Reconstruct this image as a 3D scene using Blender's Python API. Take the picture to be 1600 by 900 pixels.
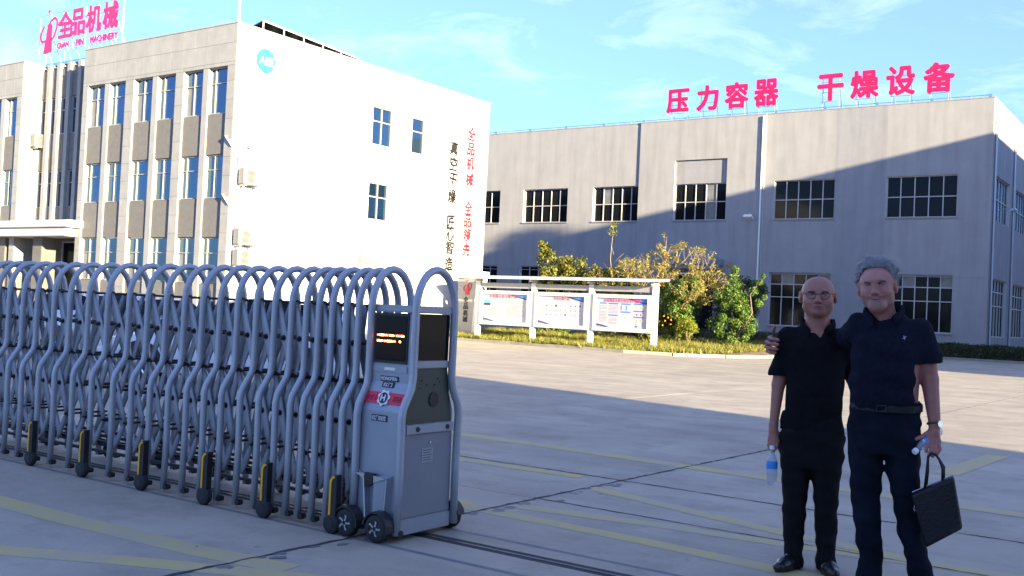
import bpy, bmesh, math, random
import numpy as np
from mathutils import Vector, Matrix
random.seed(7); rng = np.random.default_rng(7)
SC = bpy.context.scene
for o in list(bpy.data.objects): bpy.data.objects.remove(o)
COL = SC.collection
R = math.radians

# ------------------------------------------------------------------ camera
cam_d = bpy.data.cameras.new("camera"); cam = bpy.data.objects.new("camera", cam_d); COL.objects.link(cam)
cr, cu, cf = Vector((.81897, .57195, .04644)), Vector((-.02528, -.04488, .99867)), Vector((-.57328, .81906, .0223))
M = Matrix(((cr.x, cu.x, -cf.x), (cr.y, cu.y, -cf.y), (cr.z, cu.z, -cf.z))).to_4x4()
M.translation = Vector((0, 0, 1.47)); cam.matrix_world = M
cam_d.sensor_width = 36; cam_d.lens = 36.225; cam_d.clip_end = 2000; cam_d.clip_start = .05
SC.camera = cam

# ------------------------------------------------------------------ sun, sky, exposure
SUN_EL = 10.9; SX, SY = 1.0, -.295
az = math.atan2(SX, SY)
w = bpy.data.worlds.new("World"); SC.world = w; w.use_nodes = True
nt = w.node_tree; nt.nodes.clear()
def wn(t, **k):
    n = nt.nodes.new(t)
    for a, b in k.items(): setattr(n, a, b)
    return n
sky = wn('ShaderNodeTexSky', sky_type='NISHITA', sun_disc=False, sun_elevation=R(SUN_EL), sun_rotation=az)
sky.air_density = 1.0; sky.dust_density = .8; sky.ozone_density = 2.0
hs = wn('ShaderNodeHueSaturation'); hs.inputs['Saturation'].default_value = 1.0
tint = wn('ShaderNodeMix', data_type='RGBA', blend_type='MULTIPLY'); tint.inputs[0].default_value = 1
tint.inputs[7].default_value = (.56, .93, 1.90, 1)
tc = wn('ShaderNodeTexCoord'); mp = wn('ShaderNodeMapping'); mp.inputs['Scale'].default_value = (1.8, 2.6, 6.5); mp.inputs['Rotation'].default_value = (0, R(9), R(20))
n1 = wn('ShaderNodeTexNoise'); n1.inputs['Scale'].default_value = 3.2; n1.inputs['Detail'].default_value = 9; n1.inputs['Roughness'].default_value = .62; n1.inputs['Distortion'].default_value = .6
rmp = wn('ShaderNodeMapRange'); rmp.inputs[1].default_value = .52; rmp.inputs[2].default_value = .78; rmp.inputs[3].default_value = .12; rmp.inputs[4].default_value = .34
cm = wn('ShaderNodeMix', data_type='RGBA'); cm.inputs[7].default_value = (8.5, 9.6, 12, 1)
bg = wn('ShaderNodeBackground'); bg.inputs[1].default_value = .05
out = wn('ShaderNodeOutputWorld'); L = nt.links.new
L(sky.outputs[0], hs.inputs['Color']); L(hs.outputs[0], tint.inputs[6]); L(tc.outputs['Generated'], mp.inputs[0]); L(mp.outputs[0], n1.inputs['Vector'])
L(n1.outputs[0], rmp.inputs[0]); L(rmp.outputs[0], cm.inputs[0]); L(tint.outputs[2], cm.inputs[6]); L(cm.outputs[2], bg.inputs[0]); L(bg.outputs[0], out.inputs[0])
sl = bpy.data.lights.new("sun", 'SUN'); sl.energy = 5.0; sl.angle = R(.5); sl.color = (1.0, .84, .53)
so = bpy.data.objects.new("sun", sl); COL.objects.link(so)
sdir = Vector((SX, SY, math.tan(R(SUN_EL)) * math.hypot(SX, SY))).normalized()
so.rotation_euler = sdir.to_track_quat('Z', 'Y').to_euler(); so.location = (60, -18, 40)
SC.view_settings.view_transform = 'Standard'; SC.view_settings.look = 'None'; SC.view_settings.exposure = 2.4; SC.view_settings.gamma = 1
SC.render.engine = 'CYCLES'; SC.cycles.max_bounces = 6; SC.cycles.transparent_max_bounces = 8

# ------------------------------------------------------------------ helpers
def tag(o, label=None, cat=None, group=None, kind=None):
    if label: o['label'] = label
    if cat: o['category'] = cat
    if group: o['group'] = group
    if kind: o['kind'] = kind
    return o
def empty(name, loc, label, cat, group=None, rz=0):
    o = bpy.data.objects.new(name, None); COL.objects.link(o); o.location = loc; o.rotation_euler = (0, 0, rz); o.empty_display_size = .2
    return tag(o, label, cat, group)
def wl(o):
    v = Vector((0, 0, 0))
    while o is not None: v += o.location; o = o.parent
    return v
def link(name, me, parent=None, loc=(0, 0, 0), rot=None):
    o = bpy.data.objects.new(name, me); COL.objects.link(o); o.parent = parent; o.location = loc
    if rot: o.rotation_euler = rot
    return o
def piece(name, me, parent, wloc, rot=None):
    return link(name, me, parent, Vector(wloc) - wl(parent), rot)
def mesh(v, f, mats, mi=None, smooth=False):
    me = bpy.data.meshes.new('m'); me.from_pydata([tuple(map(float, a)) for a in v], [], [tuple(a) for a in f])
    for m in (mats if isinstance(mats, (list, tuple)) else [mats]): me.materials.append(m)
    if mi is not None: me.polygons.foreach_set('material_index', mi)
    if smooth: me.polygons.foreach_set('use_smooth', [True] * len(me.polygons))
    me.update(); return me
class MB:
    def __init__(s): s.v = []; s.f = []; s.mi = []
    def add(s, v, f, m=0):
        n = len(s.v); s.v += [tuple(a) for a in v]; s.f += [tuple(i + n for i in a) for a in f]; s.mi += [m] * len(f); return s
    def box(s, x0, x1, y0, y1, z0, z1, m=0):
        return s.add([(x0, y0, z0), (x1, y0, z0), (x1, y1, z0), (x0, y1, z0), (x0, y0, z1), (x1, y0, z1), (x1, y1, z1), (x0, y1, z1)],
                     [(0, 3, 2, 1), (4, 5, 6, 7), (0, 1, 5, 4), (1, 2, 6, 5), (2, 3, 7, 6), (3, 0, 4, 7)], m)
    def bbox(s, x0, x1, y0, y1, z0, z1, b=.01, m=0):   # box with bevelled edges
        bm = bmesh.new(); bmesh.ops.create_cube(bm, size=1)
        for v in bm.verts: v.co = Vector(((x0 + x1) / 2 + v.co.x * (x1 - x0), (y0 + y1) / 2 + v.co.y * (y1 - y0), (z0 + z1) / 2 + v.co.z * (z1 - z0)))
        bmesh.ops.bevel(bm, geom=bm.edges[:], offset=b, segments=2, affect='EDGES'); bm.verts.index_update()
        s.add([v.co[:] for v in bm.verts], [[v.index for v in f.verts] for f in bm.faces], m); bm.free(); return s
    def hexa(s, p8, m=0):
        return s.add(p8, [(0, 3, 2, 1), (4, 5, 6, 7), (0, 1, 5, 4), (1, 2, 6, 5), (2, 3, 7, 6), (3, 0, 4, 7)], m)
    def quad(s, a, b, c, d, m=0): return s.add([a, b, c, d], [(0, 1, 2, 3)], m)
    def tube(s, pts, r, n=8, m=0, closed=False, flat=None):
        P = [Vector(p) for p in pts]; N = len(P); rr = r if isinstance(r, (list, tuple)) else [r] * N
        T = []
        for i in range(N):
            a = P[(i - 1) % N] if (i > 0 or closed) else P[i]; b = P[(i + 1) % N] if (i < N - 1 or closed) else P[i]
            T.append((b - a).normalized())
        up = Vector((0, 0, 1)) if abs(T[0].z) < .9 else Vector((1, 0, 0))
        x = T[0].cross(up).normalized(); v = []
        for i in range(N):
            x = (x - T[i] * x.dot(T[i])).normalized(); y = T[i].cross(x)
            for k in range(n):
                a = 2 * math.pi * k / n; v.append(P[i] + (x * math.cos(a) * (flat or 1) + y * math.sin(a)) * rr[i])
        f = []
        for i in range(N if closed else N - 1):
            j = (i + 1) % N
            for k in range(n): f.append((i * n + k, i * n + (k + 1) % n, j * n + (k + 1) % n, j * n + k))
        if not closed: f += [tuple(range(n))[::-1], tuple((N - 1) * n + k for k in range(n))]
        return s.add(v, f, m)
    def cyl(s, c, axis, r, h, n=16, m=0, r2=None):
        a = Vector(axis).normalized(); c = Vector(c); return s.tube([c - a * h / 2, c + a * h / 2], [r, r2 if r2 is not None else r], n, m)
    def lathe(s, prof, c=(0, 0, 0), axis='z', n=16, m=0, arc=None):
        v = []; f = []; K = len(prof)
        for i in range(n):
            a = 2 * math.pi * i / n
            for r, h in prof:
                p = (r * math.cos(a), r * math.sin(a), h) if axis == 'z' else (r * math.cos(a), h, r * math.sin(a)) if axis == 'y' else (h, r * math.cos(a), r * math.sin(a))
                v.append((p[0] + c[0], p[1] + c[1], p[2] + c[2]))
        for i in range(n):
            j = (i + 1) % n
            for k in range(K - 1): f.append((i * K + k, j * K + k, j * K + k + 1, i * K + k + 1))
        return s.add(v, f, m)
    def prism(s, poly, P, t0, t1, m=0):   # poly [(u,z)], P(u,t,z)
        n = len(poly); v = [P(u, t0, z) for u, z in poly] + [P(u, t1, z) for u, z in poly]
        return s.add(v, [tuple(range(n)), tuple(range(2 * n - 1, n - 1, -1))] + [(i, (i + 1) % n, n + (i + 1) % n, n + i) for i in range(n)], m)
    def build(s, name, mats, parent=None, smooth=False, local=False, org=None):
        o = Vector((0, 0, 0)) if local else (wl(parent) if parent is not None else Vector(org or (0, 0, 0)))
        v = [(a[0] - o.x, a[1] - o.y, a[2] - o.z) for a in s.v]
        return link(name, mesh(v, s.f, mats, s.mi, smooth), parent, (org or (0, 0, 0)) if (parent is None and not local) else (0, 0, 0))
def autosmooth(o, ang=40):
    me = o.data; me.polygons.foreach_set('use_smooth', [True] * len(me.polygons))
    bm = bmesh.new(); bm.from_mesh(me)
    for e in bm.edges:
        if len(e.link_faces) == 2 and e.calc_face_angle(0) > R(ang): e.smooth = False
    bm.to_mesh(me); bm.free(); return o
PY = lambda F: (lambda u, t, z: (u, F + t, z))      # wall facing -Y, t inward
PX = lambda F: (lambda u, t, z: (F - t, u, z))      # wall facing +X, u = Y

# ------------------------------------------------------------------ materials
def mat(name, col, rough=.6, metal=0, var=.0, scale=3., bump=0, bscale=None, spec=.5, coat=0, dirt=None, streak=0, rnd=0, vcol=False, trans=0, emis=None, detail=5, tracks=0):
    m = bpy.data.materials.new(name); m.use_nodes = True; T = m.node_tree; B = T.nodes['Principled BSDF']; N = T.nodes.new; K = T.links.new
    B.inputs['Roughness'].default_value = rough; B.inputs['Metallic'].default_value = metal
    B.inputs['Specular IOR Level'].default_value = spec; B.inputs['Coat Weight'].default_value = coat; B.inputs['Transmission Weight'].default_value = trans
    c4 = tuple(col) + (1,); B.inputs['Base Color'].default_value = c4
    if emis: B.inputs['Emission Color'].default_value = tuple(emis[:3]) + (1,); B.inputs['Emission Strength'].default_value = emis[3]
    geo = N('ShaderNodeNewGeometry'); cur = None
    if vcol:
        a = N('ShaderNodeVertexColor'); a.layer_name = 'Col'; cur = a.outputs[0]
    def mixc(fac, a, b, blend='MIX'):
        x = N('ShaderNodeMix'); x.data_type = 'RGBA'; x.blend_type = blend
        if hasattr(fac, 'is_output'): K(fac, x.inputs[0])
        else: x.inputs[0].default_value = fac
        for s_, i in ((a, 6), (b, 7)):
            if hasattr(s_, 'is_output'): K(s_, x.inputs[i])
            else: x.inputs[i].default_value = s_
        return x.outputs[2]
    def noise(sc, det=detail, stretch=None, rgh=.55):
        n = N('ShaderNodeTexNoise'); n.inputs['Scale'].default_value = sc; n.inputs['Detail'].default_value = det; n.inputs['Roughness'].default_value = rgh
        src = geo.outputs['Position']
        if stretch:
            mpp = N('ShaderNodeMapping'); mpp.inputs['Scale'].default_value = stretch; K(src, mpp.inputs[0]); src = mpp.outputs[0]
        K(src, n.inputs['Vector']); return n.outputs[0]
    def ramp(s_, a, b, lo=0, hi=1):
        r = N('ShaderNodeMapRange'); r.inputs[1].default_value = a; r.inputs[2].default_value = b; r.inputs[3].default_value = lo; r.inputs[4].default_value = hi; K(s_, r.inputs[0]); return r.outputs[0]
    m['_'] = 0
    if var:
        f = ramp(noise(scale), .3, .7, 1 - var, 1 + var * .6)
        vv = N('ShaderNodeCombineColor'); [K(f, vv.inputs[i]) for i in range(3)]
        cur = mixc(1.0, cur if cur else c4, vv.outputs[0], 'MULTIPLY')
    if streak:
        f = ramp(noise(1.0, 6, (2.2, 2.2, .22)), .42, .75, 0, streak); cur = mixc(f, cur or c4, tuple(x * .55 for x in col) + (1,))
    if tracks:
        f = ramp(noise(1.0, 7, (.22, 1.5, 1), .6), .50, .72, 0, tracks); cur = mixc(f, cur or c4, tuple(x * .55 for x in col) + (1,))
        f = ramp(noise(7.0, 6, (1.0, 1.0, 1), .7), .60, .72, 0, tracks * 1.1); cur = mixc(f, cur, tuple(x * .5 for x in col) + (1,))
    if dirt:
        f = ramp(noise(dirt[1], 8, None, .65), .5, .72, 0, dirt[2]); cur = mixc(f, cur or c4, tuple(dirt[0]) + (1,))
    if rnd:
        oi = N('ShaderNodeObjectInfo'); f = ramp(oi.outputs['Random'], 0, 1, 1 - rnd, 1 + rnd); vv = N('ShaderNodeCombineColor'); [K(f, vv.inputs[i]) for i in range(3)]
        cur = mixc(1.0, cur or c4, vv.outputs[0], 'MULTIPLY')
    if cur: K(cur, B.inputs['Base Color'])
    if bump:
        bp = N('ShaderNodeBump'); bp.inputs['Strength'].default_value = bump; bp.inputs['Distance'].default_value = .02
        K(noise(bscale or scale * 8, 6), bp.inputs['Height']); K(bp.outputs[0], B.inputs['Normal'])
    del m['_']
    return m
def leafmat(name, c1, c2, c3=None):
    m = bpy.data.materials.new(name); m.use_nodes = True; T = m.node_tree; B = T.nodes['Principled BSDF']; N = T.nodes.new; K = T.links.new
    B.inputs['Roughness'].default_value = .5; B.inputs['Specular IOR Level'].default_value = .4
    g = N('ShaderNodeNewGeometry'); r = N('ShaderNodeValToRGB'); K(g.outputs['Random Per Island'], r.inputs[0])
    r.color_ramp.elements[0].color = tuple(c1) + (1,); r.color_ramp.elements[1].color = tuple(c2) + (1,)
    if c3: e = r.color_ramp.elements.new(.85); e.color = tuple(c2) + (1,); r.color_ramp.elements[-1].color = tuple(c3) + (1,)
    K(r.outputs[0], B.inputs['Base Color'])
    tr = N('ShaderNodeBsdfTranslucent'); K(r.outputs[0], tr.inputs[0]); mx = N('ShaderNodeMixShader'); mx.inputs[0].default_value = .3
    K(B.outputs[0], mx.inputs[1]); K(tr.outputs[0], mx.inputs[2]); K(mx.outputs[0], T.nodes['Material Output'].inputs[0]); return m
def glassy(name, dark, refl, fac=.5, rough=.02):
    m = bpy.data.materials.new(name); m.use_nodes = True; T = m.node_tree; N = T.nodes.new; K = T.links.new; T.nodes.remove(T.nodes['Principled BSDF'])
    d = N('ShaderNodeBsdfDiffuse'); d.inputs[0].default_value = tuple(dark) + (1,); g = N('ShaderNodeBsdfGlossy'); g.inputs[0].default_value = tuple(refl) + (1,); g.inputs['Roughness'].default_value = rough
    f = N('ShaderNodeFresnel'); f.inputs[0].default_value = 1.5; ad = N('ShaderNodeMath'); ad.operation = 'ADD'; ad.use_clamp = True; ad.inputs[1].default_value = fac; K(f.outputs[0], ad.inputs[0])
    n = N('ShaderNodeTexNoise'); n.inputs['Scale'].default_value = .9; bp = N('ShaderNodeBump'); bp.inputs['Strength'].default_value = .12; bp.inputs['Distance'].default_value = .02
    ge = N('ShaderNodeNewGeometry'); K(ge.outputs['Position'], n.inputs['Vector']); K(n.outputs[0], bp.inputs['Height']); K(bp.outputs[0], g.inputs['Normal'])
    mx = N('ShaderNodeMixShader'); K(ad.outputs[0], mx.inputs[0]); K(d.outputs[0], mx.inputs[1]); K(g.outputs[0], mx.inputs[2]); K(mx.outputs[0], T.nodes['Material Output'].inputs[0]); return m

MT = dict(
    concrete=mat('concrete', (.385, .335, .262), .75, tracks=.30, var=.20, scale=.8, bump=.35, bscale=24, spec=.15, dirt=((.21, .19, .155), 1.9, .6), rnd=.05, detail=9),
    joint=mat('joint_dirt', (.045, .042, .038), .95, var=.3, scale=4),
    soil=mat('soil', (.12, .09, .06), .95, var=.3, scale=3),
    kerb=mat('kerb_concrete', (.27, .25, .21), .85, var=.2, scale=2, bump=.3, rnd=.1),
    gate=mat('gate_aluminium', (.385, .40, .415), .42, .35, var=.06, scale=3),
    gate2=mat('gate_bar', (.31, .325, .345), .5, .3, var=.1, scale=5),
    cab=mat('cabinet_panel', (.31, .34, .37), .45, .4, var=.06, scale=4),
    cabdark=mat('cabinet_door', (.22, .235, .26), .5, .3, var=.06, scale=4),
    chrome=mat('bright_trim', (.62, .66, .70), .25, .9),
    black=mat('black_plastic', (.012, .013, .015), .5, var=.2, scale=6),
    rubber=mat('rubber', (.02, .021, .023), .8, var=.2, scale=10),
    screen=glassy('screen_glass', (.004, .005, .008), (.25, .27, .3), .02, .05),
    olive=mat('olive_panel', (.055, .065, .045), .5, var=.15, scale=5),
    yellow=mat('yellow_reflector', (.80, .42, .01), .4),
    redband=mat('red_band', (.62, .02, .05), .4), white=mat('white_print', (.75, .76, .78), .5), ink=mat('dark_print', (.012, .016, .03), .5),
    led=mat('red_led', (.5, .02, .01), .5, emis=(1, .08, .06, 3.0)), led2=mat('amber_led', (.6, .3, .02), .5, emis=(1, .45, .08, 3.0)),
    wallw=mat('white_wall_tile', (.45, .445, .43), .6, var=.03, scale=2, rnd=.015), wallj=mat('white_wall_joint', (.16, .155, .15), .8),
    stone=mat('facade_stone', (.29, .285, .275), .7, var=.10, scale=2.5, bump=.1, bscale=30, streak=.25, rnd=.05), stonej=mat('facade_joint', (.15, .14, .13), .9),
    spandrel=mat('spandrel_panel', (.145, .138, .13), .8, var=.12, scale=5, bump=.2, bscale=40, rnd=.05),
    winglass=glassy('window_glass', (.008, .02, .04), (.19, .28, .36), .46, .01), paleglass=mat('curtained_glass', (.16, .17, .18), .3, var=.2, scale=3),
    darkglass=glassy('dark_glass', (.008, .009, .010), (.22, .25, .28), .0, .08),
    greyglass=mat('pale_pane_glass', (.16, .16, .155), .35, var=.3, scale=2),  # pale panes; in the lower workshop windows they paint in brightness behind the glass
    frame=mat('window_frame', (.30, .30, .29), .5), fframe=mat('steel_window_frame', (.42, .41, .40), .5),
    factory=mat('factory_render', (.285, .28, .285), .9, var=.07, scale=1.0, bump=.25, bscale=25, streak=.42), factory2=mat('factory_render_patch', (.25, .25, .265), .9, var=.07, scale=1.3, bump=.25, bscale=25, streak=.4),
    reveal=mat('window_reveal', (.55, .52, .48), .85),
    pipe=mat('white_pipe', (.72, .70, .66), .5), acw=mat('air_conditioner_white', (.20, .198, .19), .45), acg=mat('air_conditioner_grille', (.05, .05, .05), .6), steel=mat('galvanised_steel', (.45, .47, .5), .45, .6),
    roof=mat('roof_felt', (.10, .10, .11), .9, var=.2), bluem=mat('blue_metal', (.08, .22, .42), .5),
    pink=mat('magenta_letter', (.55, .004, .075), .5), red=mat('red_letter', (.42, .008, .025), .6), pinkl=mat('rose_letter', (.55, .02, .12), .5), blackl=mat('black_letter', (.006, .004, .004), .7),
    badge=mat('badge_blue', (.03, .13, .20), .4), badgew=mat('badge_white', (.8, .82, .82), .5),
    nb=mat('board_white', (.50, .50, .51), .45, var=.05), nbg=mat('board_grey', (.25, .25, .26), .5), pylon=mat('pylon_grey', (.22, .22, .23), .5, var=.05),
    paper=mat('poster_paper', (.36, .355, .41), .4), pnavy=mat('poster_navy', (.02, .03, .12), .4), pblue=mat('poster_blue', (.03, .14, .5), .4), psky=mat('poster_sky', (.10, .38, .80), .4), pgrey=mat('poster_text_grey', (.20, .20, .25), .5), porange=mat('poster_orange', (.75, .28, .06), .5), pbeige=mat('poster_beige', (.62, .56, .48), .5),
    bark=mat('bark', (.16, .12, .085), .9, var=.3, scale=12, bump=.5), twig=mat('pale_twig', (.34, .24, .13), .85, var=.2, scale=10),
    leafy=leafmat('leaf_yellow_green', (.06, .09, .012), (.19, .18, .02), (.36, .26, .02)), leafg=leafmat('leaf_green', (.035, .075, .012), (.11, .19, .025), (.20, .27, .04)),
    leafd=leafmat('leaf_dark', (.02, .04, .014), (.05, .085, .02)), leafr=leafmat('leaf_round', (.08, .12, .01), (.25, .27, .02), (.34, .32, .03)),
    leafa=leafmat('leaf_autumn', (.11, .12, .018), (.27, .225, .03), (.36, .20, .04)),
    grass=leafmat('grass_blade', (.09, .12, .02), (.26, .24, .04), (.42, .32, .10)), orange=mat('orange_fruit', (.55, .17, .01), .45), dry=leafmat('dry_leaf', (.30, .20, .07), (.48, .33, .12)),
    carw=mat('white_car_paint', (.62, .64, .67), .25, coat=.6), cars=mat('silver_car_paint', (.30, .33, .37), .3, .5, coat=.6), card=mat('dark_car_paint', (.03, .035, .045), .25, coat=.6), taill=mat('tail_lamp', (.5, .02, .01), .3), headl=mat('head_lamp', (.7, .72, .75), .15),
)
def paint_mat():
    m = bpy.data.materials.new('worn_yellow_paint'); m.use_nodes = True; T = m.node_tree; B = T.nodes['Principled BSDF']; N = T.nodes.new; K = T.links.new
    g = N('ShaderNodeNewGeometry'); n = N('ShaderNodeTexNoise'); n.inputs['Scale'].default_value = 2.2; n.inputs['Detail'].default_value = 9; n.inputs['Roughness'].default_value = .7; K(g.outputs['Position'], n.inputs['Vector'])
    r = N('ShaderNodeMapRange'); r.inputs[1].default_value = .36; r.inputs[2].default_value = .62; r.inputs[3].default_value = .15; r.inputs[4].default_value = .8; K(n.outputs[0], r.inputs[0])
    x = N('ShaderNodeMix'); x.data_type = 'RGBA'; x.inputs[6].default_value = (.52, .41, .13, 1); x.inputs[7].default_value = (.37, .34, .27, 1); K(r.outputs[0], x.inputs[0]); K(x.outputs[2], B.inputs['Base Color']); B.inputs['Roughness'].default_value = .8; B.inputs['Specular IOR Level'].default_value = .15
    return m
MT['paint'] = paint_mat()

def text_mesh(s, w_=None, h=1.0, depth=.02, bold=0., m='ink', shear=0, jitter=0):
    """letters standing in the XZ plane, centred, h tall; faces -Y"""
    cu_ = bpy.data.curves.new('t', 'FONT'); cu_.body = s; cu_.size = 1; cu_.extrude = .5; cu_.offset = 0; cu_.resolution_u = 3; cu_.shear = shear
    o = bpy.data.objects.new('t', cu_); COL.objects.link(o); dg = bpy.context.evaluated_depsgraph_get()
    me = bpy.data.meshes.new_from_object(o.evaluated_get(dg)); bpy.data.objects.remove(o); bpy.data.curves.remove(cu_)
    n = len(me.vertices); c = np.zeros(n * 3); me.vertices.foreach_get('co', c); c = c.reshape(-1, 3)
    lo, hi = c.min(0), c.max(0); sc = h / (hi[1] - lo[1]); sx = (w_ / (hi[0] - lo[0])) if w_ else sc
    x = (c[:, 0] - (lo[0] + hi[0]) / 2) * sx; z = (c[:, 1] - (lo[1] + hi[1]) / 2) * sc; y = -c[:, 2] * depth
    if jitter:
        x = x + jitter * h * np.sin(z / h * 9 + 1.3) * .5; z = z + jitter * h * np.sin(x / h * 11 + z / h * 4)
        x = x + z * .10
    c = np.stack([x, y, z], 1)
    if bold:
        fs = [tuple(p.vertices) for p in me.polygons]; N0 = len(c); V_, F2 = [], []; br = bold * h * 1.25
        for k in range(9):
            a = k * math.pi / 4; q = c.copy()
            if k < 8: q[:, 0] += br * math.cos(a); q[:, 2] += br * math.sin(a)
            q[:, 1] += .0006 * k * (1 if depth < .06 else 4); V_.append(q); F2 += [tuple(i + k * N0 for i in f_) for f_ in fs]
        me = bpy.data.meshes.new('letter'); me.from_pydata(np.concatenate(V_).tolist(), [], F2); me.materials.append(MT[m]); me.update(); return me
    me.vertices.foreach_set('co', c.ravel()); me.materials.clear(); me.materials.append(MT[m]); me.update(); return me
# ================================================================== GROUND
gy = MB().box(-400, 300, -200, 500, -.30, -.0035); o = gy.build('ground', MT['joint'], org=(0, 0, -.0035)); tag(o, kind='structure')
yard = empty('concrete_yard', (-5, 8, 0), None, None); yard['kind'] = 'structure'
jx = lambda x, y: x + .020 * (y - 5)      # the long joints drift a little
def ramp_slabs():
    ys = [-22, -16, -10.5, -5.2, .4, 5.135, 6.85, 8.2, 13.6, 19, 24.4, 29.8, 35.2, 40.6, 46, 51.4, 57.2]
    xs = [-4.5 + 4.6 * k for k in range(-13, 12)]
    far = MB()
    for i in range(len(xs) - 1):
        for j in range(len(ys) - 1):
            x0, x1, y0, y1 = xs[i], xs[i + 1], ys[j], ys[j + 1]
            g = .004
            if abs(y0 - 5.135) < .01: y0 = 5.265
            P = [(jx(x0, y0) + g, y0 + g), (jx(x1, y0) - g, y0 + g), (jx(x1, y1) - g, y1 - g), (jx(x0, y1) + g, y1 - g)]
            dz = random.uniform(-.0005, .0005)
            near = -18 < (x0 + x1) / 2 < 6 and y0 > 0
            b = MB() if near else far
            b.hexa([(p[0], p[1], -.003) for p in P] + [(p[0], p[1], dz) for p in P])
            if near: b.build('slab', MT['concrete'], yard)
    s = far.build('outer_slabs', MT['concrete'], yard); s['kind'] = 'stuff'
ramp_slabs()
# apron beyond the slab field
b = MB()
for (x0, x1, y0, y1) in ((-400, -64.5, -200, 500), (46.5, 300, -200, 500), (-64.4, 46.4, 57.4, 500), (-64.4, 46.4, -200, -22.2)): b.box(x0, x1, y0, y1, -.003, -.002)
tag(b.build('outer_ground', MT['concrete'], org=(-100, 0, -.002)), kind='structure')
MT['railm'] = mat('rail_steel', (.10, .10, .11), .5, .5, var=.3, scale=9)
# rail let into the concrete
rl = MB(); rl.box(-30, 10, 5.138, 5.262, -.0034, -.003)
rr = rl.build('rail_channel', MT['joint'], org=(-4, 5.2, -.03)); tag(rr, kind='structure')
tag(MB().box(-30, 10, 5.19, 5.21, -.003, .001).build('gate_rail', MT['railm'], rr), None)
# worn streaks of rubber and cracks
def strip(name, pts, wd, m, z=.0012, wob=0, kind='structure', n=14):
    P = [Vector((a[0], a[1], 0)) for a in pts]; Q = []
    for a, b_ in zip(P[:-1], P[1:]):
        k = max(1, int((b_ - a).length / (wob and .07 or .6)))
        Q += [a.lerp(b_, i / k) for i in range(k)]
    Q.append(P[-1]); v = []; f = []
    for i, p in enumerate(Q):
        t = (Q[min(i + 1, len(Q) - 1)] - Q[max(i - 1, 0)]).normalized(); nrm = Vector((-t.y, t.x, 0)); w2 = wd / 2 * (1 + (random.uniform(-.6, .8) if wob else random.uniform(-.05, .05)))
        c = p + nrm * random.uniform(-wob, wob)
        v += [c + nrm * w2 + Vector((0, 0, z)), c - nrm * w2 + Vector((0, 0, z))]
    for i in range(len(Q) - 1): f.append((2 * i, 2 * i + 1, 2 * i + 3, 2 * i + 2))
    o = link(name, mesh([tuple(a - P[0]) for a in v], f, m), None, P[0]); return tag(o, kind=kind)
MT['streak'] = mat('rubber_streak', (.16, .157, .16), .8, var=.2, scale=4); MT['crack'] = mat('crack', (.04, .038, .036), .95)
strip('tyre_streak', [(-30, 4.80), (4, 4.80)], .045, MT['streak']); strip('tyre_streak', [(-4.2, 5.46), (4, 5.42)], .045, MT['streak'])
strip('ground_crack', [(jx(-4.5, y), y) for y in (2.6, 4, 5, 6, 7.5, 9, 11, 13, 15)], .022, MT['crack'], .0034, .008)
strip('ground_crack', [(-7.2, 8.20), (-4.6, 8.2), (-1, 8.1), (2, 8.1)], .018, MT['crack'], .0034, .006)
strip('ground_crack', [(-4.5, 6.86), (-2.6, 6.84), (1, 6.82)], .015, MT['crack'], .0034, .006)
strip('ground_crack', [(-4.3, 15), (-4.2, 20), (-4.05, 30)], .03, MT['streak'], .0034, .01)
# chipped patches along the joint
b = MB()
for _ in range(46):
    y = random.uniform(3.3, 8.2); x = jx(-4.5, y) + random.uniform(.02, .32) * random.random(); r_ = random.uniform(.012, .045); n = 9; ph = random.random() * 6
    v = [(x + r_ * (1 + .5 * random.uniform(-1, 1)) * math.cos(ph + 2 * math.pi * k / n) * random.uniform(.8, 1.3), y + 1.4 * r_ * (1 + .4 * random.uniform(-1, 1)) * math.sin(ph + 2 * math.pi * k / n), .0030 + _ * .00001) for k in range(n)]
    b.add(v, [tuple(range(n))])
tag(b.build('chipped_concrete', MT['streak'], org=(-4.5, 5, .0035)), kind='stuff')
# small litter: dry leaves and grit on the concrete
b = MB()
for _ in range(150):
    x, y = random.uniform(-9, 1), random.uniform(3, 14); s_ = random.uniform(.006, .02); a = random.random() * 6
    b.add([(x + s_ * math.cos(a + q) * (1 if k % 2 else .5), y + s_ * math.sin(a + q) * (1 if k % 2 else .5), .006 + random.random() * .006) for k, q in enumerate((0, 1.57, 3.14, 4.71))], [(0, 1, 2, 3)])
tag(b.build('grit', MT['dry'], org=(-4, 8, .006)), kind='stuff')
# yellow hatching
for i, (pts, wd) in enumerate([([(-8.6, 3.82), (-6.17, 3.86), (-4.9, 3.91), (-4.2, 4.0)], .17), ([(-6.4, 2.75), (-5.57, 3.17), (-4.93, 3.50), (-4.2, 3.84), (-3.6, 4.1)], .15),
        ([(-4.85, 6.3), (-4.6, 6.16), (-3.15, 6.11), (-2.19, 6.02), (0, 5.95)], .14), ([(-4.42, 6.46), (-3.3, 6.66), (-2.41, 6.75), (-1.48, 6.88), (.4, 7.1)], .14),
        ([(-4.45, 7.64), (-3.34, 7.32), (-2.54, 7.1), (-1.6, 6.92)], .14), ([(-12, 9.75), (-7.46, 9.64), (-5.3, 9.56), (-3.56, 9.45), (1.5, 9.2)], .2),
        ([(-9, 7.95), (-6.19, 8.03), (-4.78, 8.07)], .15), ([(-2.38, 11.3), (-2.27, 13.62)], .2)]):
    strip('yellow_marking', pts, wd * 1.25, MT['paint'], .0014 + .00015 * i)

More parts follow.
